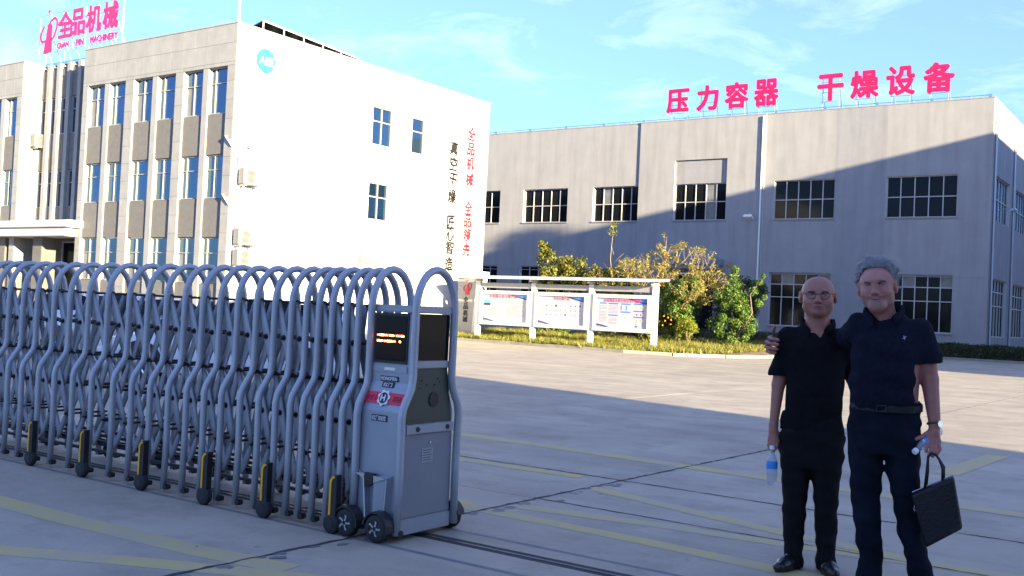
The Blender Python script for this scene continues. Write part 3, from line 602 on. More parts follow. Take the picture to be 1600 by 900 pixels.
# company sign on the office roof
sg = empty('roof_sign', (-44.8, 27.5, 11.4), 'rose-pink company sign on a light steel grid above the office roof', 'sign')
X0, X1, Z0, Z1 = -48.2, -41.45, 12.93, 14.8
mb = MB()
for z in np.linspace(Z0, Z1, 5): mb.tube([(X0, 27.56, z), (X1, 27.56, z)], .012, 5)
for x in np.linspace(X0, X1, 8): mb.tube([(x, 27.58, Z0), (x, 27.58, Z1)], .014, 5)
for x in (X0 + .6, -46, -44, -42.2): mb.tube([(x, 27.6, 11.4), (x, 27.58, Z0)], .03, 6).tube([(x, 29.0, 11.4), (x, 27.6, Z1 - .4)], .016, 5).tube([(x, 28.4, 11.4), (x, 27.6, Z0 + .4)], .016, 5)
mb.tube([(X1, 27.6, 11.4), (X1, 27.6, Z1 + .05)], .03, 6)
mb.build('support_frame', MT['steel'], sg)
for ch, x in zip('全品机械', (-46.0, -44.95, -43.65, -42.35)): piece('letter', text_mesh(ch, 1.12, 1.2, .03, .026, 'pinkl'), sg, (x + .05, 27.5, 14.12))
for ch, x, w_ in (('QUAN', -46.05, .95), ('PIN', -44.65, .6), ('MACHINERY', -42.75, 2.1)): piece('letter', text_mesh(ch, w_, .30, .03, .03, 'pinkl'), sg, (x, 27.5, 13.14))
def emblem(parent, P, s_, m_, name='emblem'):
    """tower-like figure with a looping ribbon, drawn in a unit square about 1 high"""
    mb = MB(); mb.prism([(-.22 * s_, -.5 * s_), (.24 * s_, -.5 * s_), (.20 * s_, 0), (.20 * s_, .34 * s_), (.06 * s_, .42 * s_), (-.06 * s_, .26 * s_), (-.10 * s_, 0)], P, -.015, .015)
    def rib(pts, w_):
        for i in range(len(pts) - 1):
            (a, b_), (c, d) = pts[i], pts[i + 1]; L_ = math.hypot(c - a, d - b_) or 1; nx, nz = -(d - b_) / L_ * w_, (c - a) / L_ * w_
            mb.prism([((a + nx) * s_, (b_ + nz) * s_), ((a - nx) * s_, (b_ - nz) * s_), ((c - nx) * s_, (d - nz) * s_), ((c + nx) * s_, (d + nz) * s_)], P, -.012, .012)
    rib([(-.05, .30), (.15, .50), (.33, .56), (.46, .46), (.46, .26), (.36, .02), (.20, -.14)], .035)
    rib([(-.10, -.12), (-.32, -.15), (-.42, -.02), (-.38, .16), (-.24, .36)], .035)
    mb.prism([(-.06 * s_, .78 * s_), (.0, .72 * s_), (.06 * s_, .80 * s_), (0, .86 * s_)], P, -.012, .012)
    return mb.build(name, MT[m_], parent)
emblem(sg, lambda u, t, z: (-47.35 + u, 27.5 + t, 13.70 + z), 1.55, 'pinkl')

# ---------------- workshop
FY = 60.0; FX = -10.8; FH = 14.2
fb = empty('workshop_building', (-30, 66, 0), 'long grey rendered workshop with gridded steel windows under large rooftop letters', 'building')
PW = PY(FY); PE = PX(FX)
up = [(-47.9, -44.25 + .85), (-41.35, -37.68), (-35.65, -32.12), (-29.6, -26.02), (-22.96, -19.27), (-16.32, -12.52)]
holes = [(a, b_, 7.76, 10.1) for a, b_ in up[:3]] + [(-22.96, -19.27, 7.76, 10.1), (-16.32, -12.52, 7.76, 10.1), (-23.03, -19.32, 1.34, 4.55), (-15.95, -12.58, 1.34, 4.55), (-35.65, -32.12, 1.34, 4.6), (-41.4, -37.7, 1.34, 4.68), (-47, -43.38, 1.34, 4.68), (-29.2, -26.6, 0.0, 4.4)]
holes = [h for h in holes] + [(-29.6, -26.02, 7.76, 11.62)]
mb = MB()
sheet(mb, PW, -75, -32.18, 0, FH, [h for h in holes if h[1] < -32.1], 0, 1, .28)
P2 = PY(FY - .08)
sheet(mb, P2, -32.18, -23.6, 0, FH, [h for h in holes if -32.1 < h[0] < -23.7], 0, 1, .30)
sheet(mb, PW, -23.6, -19.28, 0, FH, [h for h in holes if -23.6 < h[0] < -19.3], 0, 1, .22)
sheet(mb, PW, -19.28, -16.38, 0, FH, [], 2, 1)
sheet(mb, PW, -16.38, FX, 0, FH, [h for h in holes if h[0] > -16.39], 0, 1, .22)
for x in (-32.18, -23.6): mb.quad((x, FY - .08, 0), (x, FY, 0), (x, FY, FH), (x, FY - .08, FH), 1)
ew = [(61.15, 65.6, 7.7, 10.15), (67.6, 72.0, 7.7, 10.15), (74.2, 78.6, 7.7, 10.15), (61.0, 65.5, 1.25, 4.48), (67.5, 72.0, 1.25, 4.48), (74.2, 78.6, 1.25, 4.48)]
sheet(mb, PE, FY, 90, 0, FH, ew, 0, 1, .25)
mb.box(-75, FX - .25, FY + .25, 90, FH - .5, FH - .35, 3)
mb.build('wall', [MT['factory'], MT['reveal'], MT['factory2'], MT['roof']], fb)
MB().box(-29.6, -26.02, FY + .04, FY + .22, 10.1, 11.6).build('blank_panel', MT['factory2'], fb)
MB().box(-75, -32.2, FY - .02, FY + .22, FH, FH + .06).box(-32.19, -23.59, FY - .10, FY + .22, FH, FH + .06).box(-23.58, FX + .03, FY - .02, FY + .22, FH, FH + .06).box(FX - .2, FX + .03, FY + .22, 90, FH, FH + .06).build('coping', MT['factory'], fb)
c5 = [0, .2, .4, .6, .8, 1]
for i, (a, b_) in enumerate(up):
    P = P2 if i == 3 else PW; window(fb, P, 'y', a, b_, 7.76, 10.1, .26 if i < 4 else .20, c5, [0, .5, 1], 'fframe', 'darkglass', .05, pale=((1, 1),) if i == 2 else ((3, 1), (3, 0)) if i == 3 else ())
for (a, b_, z1) in ((-23.03, -19.32, 4.55), (-15.95, -12.58, 4.55), (-35.65, -32.12, 4.6), (-41.4, -37.7, 4.68), (-47, -43.38, 4.68)): window(fb, PW, 'y', a, b_, 1.34, z1, .2, c5, [0, .54, .78, 1], 'fframe', 'darkglass', .05, pale=((1, 2), (4, 2)) if a > -24 else ())  # pale top panes stand in for light seen in the glass
window(fb, P2, 'y', -29.2, -26.6, 0.02, 4.38, .28, [0, .5, 1], [0, .75, 1], 'fframe', 'darkglass', .07)
for (u0, u1, z0, z1) in ew: window(fb, PE, 'x', u0, u1, z0, z1, .2, [0, .2, .4, .6, .8, 1], [0, .5, 1] if z0 > 5 else [0, .54, .78, 1], 'fframe', 'winglass' if z0 > 5 else 'darkglass', .05)
for (a, b_, z) in [(h[0], h[1], h[2]) for h in holes if h[2] > 1 and h[0] > -48]:
    yy = (FY - .08) if -32 < a < -24 else FY
    MB().box(a - .05, b_ + .05, yy - .06, yy + .1, z - .07, z).build('window_sill', MT['factory2'], fb)
MB().bbox(-30.1, -26.0, FY - 1.4, FY - .09, 4.86, 5.3, .03).box(-30.0, -26.1, FY - 1.3, FY - .09, 4.62, 4.85).build('door_canopy', MT['factory2'], fb)
for x in (-23.75,): MB().tube([(x, FY - .14, .1), (x, FY - .14, FH - .1)], .055, 8).build('rain_pipe', MT['pipe'], fb)
for y in (60.55, 66.5, 73.2): MB().tube([(FX + .07, y, .1), (FX + .07, y, 13.0)], .07, 8).build('rain_pipe', MT['steel'], fb)
MB().box(-22.9, FX, FY - .012, FY - .002, 4.42, 4.46).box(-75, -32.2, FY - .012, FY - .002, 4.42, 4.46).build('string_line', MT['factory2'], fb)
mb = MB(); mb.tube([(-75, FY + .02, FH + .16), (FX - .1, FY + .02, FH + .16)], .022, 5)
for k in range(64): x = FX - .2 - k; mb.tube([(x, FY + .02, FH + .05), (x, FY + .02, FH + .16)], .015, 4); (k % 3 == 0) and mb.box(x - .09, x + .09, FY - .04, FY + .08, FH + .06, FH + .2)
mb.tube([(FX - .1, FY + .02, FH + .16), (FX - .1, 90, FH + .16)], .02, 5)
mb.build('lightning_wire', MT['bluem'], fb)
for nm, (x, y, z), ax, lb in (('flood_light', (-24.25, FY - .1, 8.0), 0, 'small floodlight on an arm on the shaded workshop wall right of the blank panel'), ('flood_light', (FX + .02, 62.2, 8.35), 1, 'floodlight on an arm beside the upper end window of the workshop')):
    fl = empty(nm, (x, y, z), lb, 'floodlight', 'floodlights on the workshop')
    if ax == 0:
        MB().tube([(x, y + .1, z), (x, y - .5, z + .1)], .03, 6).build('arm', MT['steel'], fl); MB().hexa([(x - .3, y - .75, z - .15), (x + .3, y - .75, z - .15), (x + .3, y - .45, z - .3), (x - .3, y - .45, z - .3), (x - .25, y - .7, z + .0), (x + .25, y - .7, z + .0), (x + .25, y - .4, z - .15), (x - .25, y - .4, z - .15)]).build('lamp_head', MT['pipe'], fl)
    else:
        MB().tube([(x, y, z), (x + .7, y, z + .05)], .03, 6).build('arm', MT['steel'], fl); MB().hexa([(x + .6, y - .3, z - .15), (x + .9, y - .3, z - .05), (x + .9, y + .3, z - .05), (x + .6, y + .3, z - .15), (x + .6, y - .25, z), (x + .85, y - .25, z + .07), (x + .85, y + .25, z + .07), (x + .6, y + .25, z)]).build('lamp_head', MT['steel'], fl)
names = ('first of the left group of four', 'second of the left group of four', 'third of the left group of four', 'last of the left group of four', 'first of the right group of four', 'second of the right group of four', 'third of the right group of four', 'last of the right group, nearest the building corner')
for i, (ch, x0, x1, z1) in enumerate(zip('压力容器干燥设备', (-30.48, -28.36, -26.44, -24.51, -20.56, -18.59, -16.56, -14.53), (-29.01, -26.98, -24.99, -23.06, -19.1, -17.08, -15.07, -12.97), (16.26, 16.33, 16.35, 16.37, 16.31, 16.34, 16.4, 16.4))):
    x = (x0 + x1) / 2; r_ = empty('sign_character', (x, 60.3, FH - .35), 'magenta rooftop character %s on the workshop, %s' % (ch, names[i]), 'sign', 'rooftop characters on the workshop')
    piece('letter', text_mesh(ch, x1 - x0, z1 - 14.82, .10, .030, 'pink'), r_, (x, 60.2, (z1 + 14.82) / 2))
    mb = MB()
    for dx in (-.5, .5): mb.tube([(x + dx, 60.35, FH - .35), (x + dx, 60.35, z1 - .1)], .018, 5).tube([(x + dx, 61.1, FH - .35), (x + dx, 60.36, z1 - .6)], .016, 5)
    for z in (14.75, 15.3, 15.9): mb.tube([(x - .6, 60.33, z), (x + .6, 60.33, z)], .014, 5)
    mb.build('support_frame', MT['steel'], r_)

# ---------------- neighbouring sheds to the east (they cast the long shadows)
def shed(name, x0, x1, y0, y1, h, label):
    r_ = empty(name, ((x0 + x1) / 2, (y0 + y1) / 2, 0), label, 'building')
    mb = MB(); P = lambda u, t, z: (x0 + t, u, z); hs = []; y = y0 + 1.5
    while y + 3.6 < y1 - .5: hs += [(y, y + 3.6, 1.3, 4.5), (y, y + 3.6, h - 6, h - 3.6)]; y += 6.4
    sheet(mb, P, y0, y1, 0, h, hs, 0, 0, .2); mb.quad((x1, y0, 0), (x1, y1, 0), (x1, y1, h), (x1, y0, h)); mb.quad((x0, y0, 0), (x1, y0, 0), (x1, y0, h), (x0, y0, h)); mb.quad((x0, y1, 0), (x1, y1, 0), (x1, y1, h), (x0, y1, h)); mb.quad((x0, y0, h), (x1, y0, h), (x1, y1, h), (x0, y1, h))
    mb.build('wall', MT['factory'], r_)
    for hh in hs: mb = MB(); mb.quad(P(hh[0], .18, hh[2]), P(hh[1], .18, hh[2]), P(hh[1], .18, hh[3]), P(hh[0], .18, hh[3])); mb.build('window', MT['darkglass'], r_)
XC = 12.0
e_ = math.tan(R(SUN_EL)) * math.hypot(1, .295)
shed('east_shed', XC, XC + 18, 40.15 - .295 * (XC + 8.8), 100, 12.3 + e_ * (XC + 10.8), 'tall grey shed across the yard to the right of the workshop')
shed('gate_shed', XC, XC + 14, -30, 17.8 - .295 * (XC + 14 + 13.8), 11.5, 'grey shed beside the gate to the right of the camera')
# tall poplar behind the east shed throws the soft blob of shade on the workshop
pb = (42.0, 35.95, 0)
plant('poplar_tree', pb, [((pb[0] + random.gauss(0, .8), pb[1] + random.gauss(0, .5), z), 1.1) for z in np.linspace(6, 23.2, 24)], 3600, .34, MT['leafd'], 'tall poplar beyond the east shed', 'tree', tr=.2, trunk_h=6)
# ================================================================== SLIDING GATE
ga = empty('retractable_gate', (-6.5, 5.16, 0), 'blue-grey retractable gate of arched frames with a motor cabinet at its right end', 'gate')
GC = 5.16
def arch_pts(hu, hl, ztop=1.70, zs=1.44, zb=.05, ka=.98, kb=.80, n=12):
    P = [(-hl, zb), (-hl + .006, (zb + kb) / 2), (-hl, kb - .03), (-hl + (hl - hu) * .12, kb + .03), (-hu - (hl - hu) * .12, ka - .03), (-hu, ka + .04), (-hu, 1.2), (-hu, zs)]
    P += [(-hu * math.cos(a), zs + (ztop - zs) * math.sin(a)) for a in np.linspace(0, math.pi, n + 1)[1:-1]]
    return P + [(-a, z) for a, z in P[:8][::-1]]
prof = arch_pts(.194, .30, zb=.03)
b = MB().tube([(0, y, z) for y, z in prof], .0235, 10); arch_me = mesh(b.v, b.f, MT['gate'], smooth=True)
b = MB().cyl((.040, 0, .05), (0, 1, 0), .020, .045, 8).box(-.02, .045, -.012, .012, .03, .07)
foot_me = mesh(b.v, b.f, MT['black'])
AX = [-9.31, -9.12, -8.93, -8.70, -8.48, -8.22, -7.985, -7.72, -7.455, -7.17, -6.93, -6.70, -6.48, -6.27, -6.07, -5.88, -5.68, -5.49, -5.32, -5.175, -5.055, -4.93, -4.80, -4.69]
AX = [-9.83, -9.57] + AX
for x in AX:
    a = piece('arch_frame', arch_me, ga, (x, GC, 0)); [link('foot_cap', foot_me, a, (0, s_ * .30, 0)) for s_ in (-1, 1)]
# lattice: two planes of crossing bars between neighbouring arches, with pivots and tie rods
def barmb(mb, p, q, w_, t_, m=0, leaf=True):
    p, q = Vector(p), Vector(q); d = (q - p).normalized(); sx = Vector((d.z, 0, -d.x)); N_ = 6; v = []
    for i in range(N_ + 1):
        s = i / N_; c = p.lerp(q, s); ww = w_ * ((.45 + .55 * math.sin(math.pi * min(1, max(0, s)))) if leaf else 1)
        for a, t in ((ww, 0), (ww * .6, t_), (-ww * .6, t_), (-ww, 0), (-ww * .6, -t_), (ww * .6, -t_)): v.append(c + sx * a + Vector((0, t, 0)))
    f = [(i * 6 + k, i * 6 + (k + 1) % 6, (i + 1) * 6 + (k + 1) % 6, (i + 1) * 6 + k) for i in range(N_) for k in range(6)] + [tuple(range(6)), tuple(N_ * 6 + k for k in range(6))]
    mb.add(v, f, m)
RP = lambda r_, R_, L_: [(0, -L_), (r_, -L_), (r_, -L_ + .03), (R_, -L_ + .03), (R_, -L_ + .05), (r_, -L_ + .05), (r_, L_ - .05), (R_, L_ - .05), (R_, L_ - .03), (r_, L_ - .03), (r_, L_), (0, L_)]
b = MB().lathe(RP(.0125, .022, .21), (0, 0, 0), 'y', 8); rodA = mesh(b.v, b.f, MT['black']); b = MB().lathe(RP(.009, .019, .20), (0, 0, 0), 'y', 8); rodB = mesh(b.v, b.f, MT['black'])
for a, c in zip(AX[:-1], AX[1:]):
    mb = MB(); mid = (a + c) / 2
    for yo in (-.155, .155):
        y = GC + yo; s_ = .012 if yo > 0 else -.012
        for p_, q_, w_ in [((a + .01, y + s_, z0), (c - .01, y + s_, z1), .040) for z0, z1 in ((1.46, .96), (.94, .44))] + [((a + .01, y - s_, z1), (c - .01, y - s_, z0), .040) for z0, z1 in ((1.46, .96), (.94, .44))] + [((a + .01, y - s_, .44), (mid, y - s_, .22), .03), ((c - .01, y + s_, .44), (mid, y + s_, .22), .03)]:
            mb = MB(); barmb(mb, p_, q_, w_, .011); mb.build('scissor_bar', MT['gate2'], ga, smooth=True)
    for z in (1.21, .69): piece('tie_rod', rodA, ga, (mid, GC, z))
    for z in (1.46, .95, .44): piece('tie_rod', rodB, ga, (a + .012, GC, z))
for i in range(0, len(AX) - 3, 3):
    x0, x1 = AX[i], AX[i + 3]
    for y in (GC - .12, GC + .10, GC + .27):
        for z in (.16, .235): MB().box(x0, x1 - .004, y - .012, y + .012, z, z + .022).build('guide_beam', MT['black'], ga)
# castors under every third frame, with yellow reflectors
b = MB().lathe([(.03, -.024), (.058, -.024), (.066, -.014), (.066, .014), (.058, .024), (.03, .024), (.012, .018)], (0, 0, .066), 'y', 20); tyre_me = mesh(b.v, b.f, MT['rubber'], smooth=True)
b = MB().cyl((0, 0, .066), (0, 1, 0), .03, .052, 12); hub_me = mesh(b.v, b.f, MT['black'])
b = MB().prism([(.0, .05), (.042, .05), (.042, .375), (.018, .375), (.0, .345)], lambda u, t, z: (u, t, z), -.022, .022); brk_me = mesh(b.v, b.f, MT['black'])
b = MB().prism([(-.016, .12), (.0, .12), (.0, .325), (.010, .350), (.028, .358), (.028, .370), (.004, .366), (-.016, .338)], lambda u, t, z: (u, t, z), -.026, -.012); ref_me = mesh(b.v, b.f, MT['yellow'])
for x in (-9.12, -8.16, -7.42, -6.66, -5.93, -5.31, -4.93, -4.67):
    if x == -4.93: continue
    for s_ in (-1, 1):
        c_ = piece('castor', brk_me, ga, (x, GC + s_ * .365, 0)); link('tyre', tyre_me, c_); link('hub', hub_me, c_)
        if s_ < 0: link('reflector', ref_me, c_)
# ---- motor cabinet (a part of the gate, its pieces are sub-parts)
cx0, cx1 = -4.575, -4.20
cprof = arch_pts(.195, .285, 1.71, 1.45)
def side_y(z):
    zz = [.05, .80, .98, 1.45]; yy = [.285, .275, .205, .200]; return float(np.interp(z, zz, yy))
mb = MB()
for z0, z1 in ((.13, .80), (.80, .98), (.98, 1.42)):
    a0, a1 = side_y(z0) - .02, side_y(z1) - .02
    mb.hexa([(cx0 + .01, GC - a0, z0), (cx1 - .03, GC - a0, z0), (cx1 - .03, GC + a0, z0), (cx0 + .01, GC + a0, z0), (cx0 + .01, GC - a1, z1), (cx1 - .03, GC - a1, z1), (cx1 - .03, GC + a1, z1), (cx0 + .01, GC + a1, z1)])
cab = mb.build('motor_cabinet', MT['cab'], ga)
for x in (cx0, cx1):
    b = MB().tube([(x, GC + y, z) for y, z in cprof], .0255, 12); b.build('arch_tube', MT['gate'], cab, smooth=True)
# end face towards the opening
mb = MB(); e0 = cx1 - .03
yb = lambda z: side_y(z) - .03
mb.hexa([(e0, GC - yb(.14), .14), (e0 + .012, GC - yb(.14), .14), (e0 + .012, GC + yb(.14), .14), (e0, GC + yb(.14), .14), (e0, GC - yb(.66), .66), (e0 + .012, GC - yb(.66), .66), (e0 + .012, GC + yb(.66), .66), (e0, GC + yb(.66), .66)]); mb.build('service_door', MT['cabdark'], cab)
mb = MB().bbox(e0 - .0, e0 + .035, GC - .24, GC + .24, .665, .725, .006); mb.build('shelf', MT['cab'], cab)
for q in (-.13, .17): MB().cyl((e0 + .037, GC + q, .695), (1, 0, 0), .016, .008, 12).build('bolt', MT['black'], cab)
MB().cyl((e0 + .016, GC + .02, .60), (1, 0, 0), .008, .012, 10).build('lock', MT['chrome'], cab)
mb = MB().hexa([(e0, GC - .24, .727), (e0 + .006, GC - .24, .727), (e0 + .006, GC + .24, .727), (e0, GC + .24, .727), (e0, GC - .175, 1.075), (e0 + .006, GC - .175, 1.075), (e0 + .006, GC + .175, 1.075), (e0, GC + .175, 1.075)]); mb.build('recessed_panel', MT['olive'], cab)
mb = MB().cyl((e0 + .010, GC + .045, .875), (1, 0, 0), .047, .010, 24); mb.build('speaker_hole', MT['black'], cab)
for y, z in ((-.08, 1.0), (.08, 1.01), (-.03, .97), (.05, .97), (-.1, .95), (.1, .99)): MB().cyl((e0 + .008, GC + y, z), (1, 0, 0), .005, .006, 8).build('screw', MT['black'], cab)
MB().bbox(e0, e0 + .02, GC - .175, GC + .175, 1.08, 1.125, .004).build('screen_rim', MT['cab'], cab)
MB().bbox(e0, e0 + .014, GC - .172, GC + .172, 1.128, 1.425, .004).build('end_screen', MT['screen'], cab)
MB().bbox(cx0 + .0, e0 + .03, GC - .178, GC + .178, 1.428, 1.475, .006).build('top_rail', MT['cab'], cab)
MB().bbox(cx0 + .02, e0 + .02, GC - .262, GC + .262, .035, .135, .006).build('skirt', MT['cab'], cab)
# small engraved plate
pl = MB().box(e0 + .0125, e0 + .0145, GC - .055, GC + .055, .475, .565); pl.build('type_plate', MT['cab'], cab)
for k in range(5): MB().box(e0 + .0147, e0 + .0155, GC - .045, GC + .045 - .012 * (k % 2), .488 + k * .016, .492 + k * .016).build('plate_line', MT['ink'], cab)
# side face towards the camera (-y)
fy = lambda z: GC - side_y(z) + .018
def SF(u, t, z): return (u, fy(z) + t, z)
MB().prism([(cx0 + .032, 1.10), (cx1 - .062, 1.10), (cx1 - .062, 1.42), (cx0 + .032, 1.42)], SF, -.006, .004).build('bezel', MT['black'], cab)
MB().prism([(cx0 + .045, 1.118), (cx1 - .075, 1.118), (cx1 - .075, 1.405), (cx0 + .045, 1.405)], SF, -.010, -.0062).build('led_screen', MT['screen'], cab)
u0, u1 = cx0 + .05, cx1 - .08
for row, z, cols in ((0, 1.272, ((.03, .08), (.12, .26), (.30, .42), (.46, .60), (.68, .86), (.87, .95))), (1, 1.235, ((.04, .22), (.26, .36), (.39, .56), (.59, .68), (.80, .85)))):
    for k, (a, c) in enumerate(cols):
        mb = MB(); x = u0 + (u1 - u0) * a
        while x < u0 + (u1 - u0) * c: mb.prism([(x, z), (x + .005, z), (x + .005, z + .013 * random.uniform(.5, 1)), (x, z + .013)], SF, -.0125, -.0105); x += .008
        mb.build('led_text', MT['led' if (k + row) % 2 == 0 else 'led2'], cab)
MB().prism([(cx0 + .03, 1.045), (cx1 - .06, 1.045), (cx1 - .06, 1.085), (cx0 + .03, 1.085)], SF, -.004, .004).build('trim_strip', MT['cab'], cab)
MB().prism([(cx0 + .13, 1.056), (cx0 + .22, 1.056), (cx0 + .22, 1.074), (cx0 + .13, 1.074)], SF, -.006, -.0042).build('maker_tag', MT['chrome'], cab)
def side_text(s, u, z, w_, h, m, dz=.0):
    t = text_mesh(s, w_, h, .004, .01, m); ang = math.atan2(fy(z + h / 2) - fy(z - h / 2), h)
    return piece('letter', t, cab, (u, fy(z) - .006 - dz, z), (-ang, 0, 0))
ctr = (cx0 + cx1) / 2 - .015
MB().prism([(ctr - .075, .985), (ctr + .078, .985), (ctr + .078, 1.018), (ctr - .075, 1.018)], SF, -.003, .002).build('name_plate', MT['ink'], cab); side_text('HONGMEN', ctr, 1.002, .135, .022, 'white')
MB().prism([(ctr - .05, .947), (ctr + .05, .947), (ctr + .05, .982), (ctr - .05, .982)], SF, -.003, .002).build('name_plate', MT['ink'], cab); side_text('红门', ctr, .964, .07, .026, 'white')
for zz in ((.845, .915),):
    z0, z1 = zz; MB().prism([(cx0 + .012, z0), (cx1 - .045, z0), (cx1 - .045, z1), (cx0 + .012, z1)], SF, -.004, .002).build('red_band', MT['redband'], cab)
    side_text('红门', ctr - .105, .88, .07, .035, 'pinkl', .001); side_text('科技', ctr + .11, .88, .07, .035, 'pinkl', .001)
mb = MB(); zc = .882; tt = []
for k in range(28): a = 2 * math.pi * k / 28; r_ = .052 if k % 4 < 2 else .043; tt.append((ctr + r_ * math.cos(a), zc + r_ * math.sin(a)))
an = lambda u, t, z: (u, fy(zc) + (z - zc) * .39 + t, z)
mb.prism(tt, an, -.010, -.006, 0); mb.prism([(ctr + .034 * math.cos(2 * math.pi * k / 20), zc + .034 * math.sin(2 * math.pi * k / 20)) for k in range(20)], an, -.013, -.0101, 1); mb.build('gear_emblem', [MT['white'], MT['ink']], cab)
t = text_mesh('H', .036, .038, .003, .05, 'white'); piece('letter', t, cab, (ctr, fy(zc) - .016, zc), (-math.atan(.38), 0, 0))
MB().prism([(ctr - .07, .735), (ctr + .06, .735), (ctr + .06, .775), (ctr - .07, .775)], SF, -.003, .002).build('name_plate', MT['ink'], cab); side_text('红门自控', ctr - .005, .755, .115, .028, 'white')
# folded bright bracket at the foot
yl = fy(.3)
mb = MB(); mb.hexa([(-4.55, yl - .002, .10), (-4.44, yl - .045, .10), (-4.44, yl + .01, .10), (-4.55, yl + .01, .10), (-4.55, yl - .002, .40), (-4.47, yl - .045, .365), (-4.47, yl + .01, .39), (-4.55, yl + .01, .41)]); mb.hexa([(-4.385, yl - .045, .10), (-4.30, yl - .035, .10), (-4.27, yl + .01, .10), (-4.385, yl + .01, .10), (-4.385, yl - .045, .36), (-4.285, yl - .035, .39), (-4.26, yl + .01, .41), (-4.385, yl + .01, .40)]); mb.build('folded_guard', MT['cab'], cab)
mb = MB().tube([(-4.44, yl - .048, .10), (-4.468, yl - .048, .37), (-4.548, yl - .006, .41)], .006, 6).tube([(-4.298, yl - .04, .10), (-4.285, yl - .04, .385)], .007, 6).prism([(-4.545, .402), (-4.46, .405), (-4.468, .372)], PY(yl), -.05, -.046).prism([(-4.385, .40), (-4.285, .39), (-4.385, .355)], PY(yl), -.05, -.046); mb.build('guard_trim', MT['chrome'], cab)
MB().prism([(-4.462, .41), (-4.385, .408), (-4.392, .35), (-4.425, .325), (-4.455, .345)], PY(yl), -.052, -.02).build('sensor', MT['black'], cab)
b = MB().lathe([(.05, -.03), (.078, -.03), (.088, -.018), (.088, .018), (.078, .03), (.04, .03)], (0, 0, .088), 'y', 28); big_me = mesh(b.v, b.f, MT['rubber'], smooth=True)
b = MB().cyl((0, -.012, .088), (0, 1, 0), .052, .03, 20, 1)
for k in range(5):
    a = 2 * math.pi * k / 5; b.prism([(.014 * math.cos(a - .5), .088 + .014 * math.sin(a - .5)), (.048 * math.cos(a - .12), .088 + .048 * math.sin(a - .12)), (.050 * math.cos(a + .22), .088 + .050 * math.sin(a + .22)), (.030 * math.cos(a + .1), .088 + .03 * math.sin(a + .1)), (.016 * math.cos(a + .5), .088 + .016 * math.sin(a + .5))], lambda u, t, z: (u, t, z), -.034, -.027, 0)
rim_me = mesh(b.v, b.f, [MT['chrome'], MT['black']], b.mi)
b = MB()
for k in range(9): a0, a1 = math.pi * k / 8 - .15, math.pi * (k + 1) / 8 - .15; (k < 8) and b.hexa([(.094 * math.cos(a0), -.034, .088 + .094 * math.sin(a0)), (.106 * math.cos(a0), -.034, .088 + .106 * math.sin(a0)), (.106 * math.cos(a0), .04, .088 + .106 * math.sin(a0)), (.094 * math.cos(a0), .04, .088 + .094 * math.sin(a0)), (.094 * math.cos(a1), -.034, .088 + .094 * math.sin(a1)), (.106 * math.cos(a1), -.034, .088 + .106 * math.sin(a1)), (.106 * math.cos(a1), .04, .088 + .106 * math.sin(a1)), (.094 * math.cos(a1), .04, .088 + .094 * math.sin(a1))])
mud_me = mesh(b.v, b.f, MT['black'])
for x, y, s_ in ((-4.555, GC - .345, 1), (-4.30, GC - .345, 1), (-4.555, GC + .33, -1), (-4.27, GC + .33, -1)):
    rz_ = (0, 0, 0 if s_ > 0 else math.pi)
    piece('drive_tyre', big_me, cab, (x, y, 0), rz_); piece('drive_rim', rim_me, cab, (x, y, 0), rz_); piece('mudguard', mud_me, cab, (x, y, 0), rz_)
MB().tube([(-4.22, GC - .27, .06), (-4.17, GC - .27, .06)], .022, 8).build('rail_guide', MT['black'], cab)

# ================================================================== NOTICE BOARD
NBY = 38.5
nb = empty('notice_board', (-24, NBY, 0), 'long white notice board with three printed panels under a thin canopy at the kerb', 'notice board')
PN = PY(NBY)
posts = [-28.8, -25.72, -22.72, -19.66]
for i, x in enumerate(posts): MB().bbox(x - .13, x + .13, NBY - .09, NBY + .09, -.05, 2.78 if i else 2.95, .03).build('post', MT['nb'], nb)
mb = MB().hexa([(-29.3, NBY - .55, 2.90), (-19.2, NBY - .55, 2.93), (-19.2, NBY + .35, 3.02), (-29.3, NBY + .35, 3.0), (-29.3, NBY - .55, 2.98), (-19.2, NBY - .55, 3.01), (-19.2, NBY + .35, 3.10), (-29.3, NBY + .35, 3.08)]); mb.build('canopy', MT['nb'], nb)
for a, c in zip(posts[:-1], posts[1:]): MB().bbox(a + .14, c - .14, NBY - .04, NBY + .04, 2.50, 2.74, .012).build('header_beam', MT['nbg'], nb)
for x in posts: MB().box(x - .05, x + .05, NBY - .35, NBY + .2, 2.8, 2.9).build('bracket', MT['nb'], nb)
panels = [(-28.66, -25.86, .80, 2.38), (-25.60, -22.86, .80, 2.38), (-22.58, -19.80, .80, 2.38)]
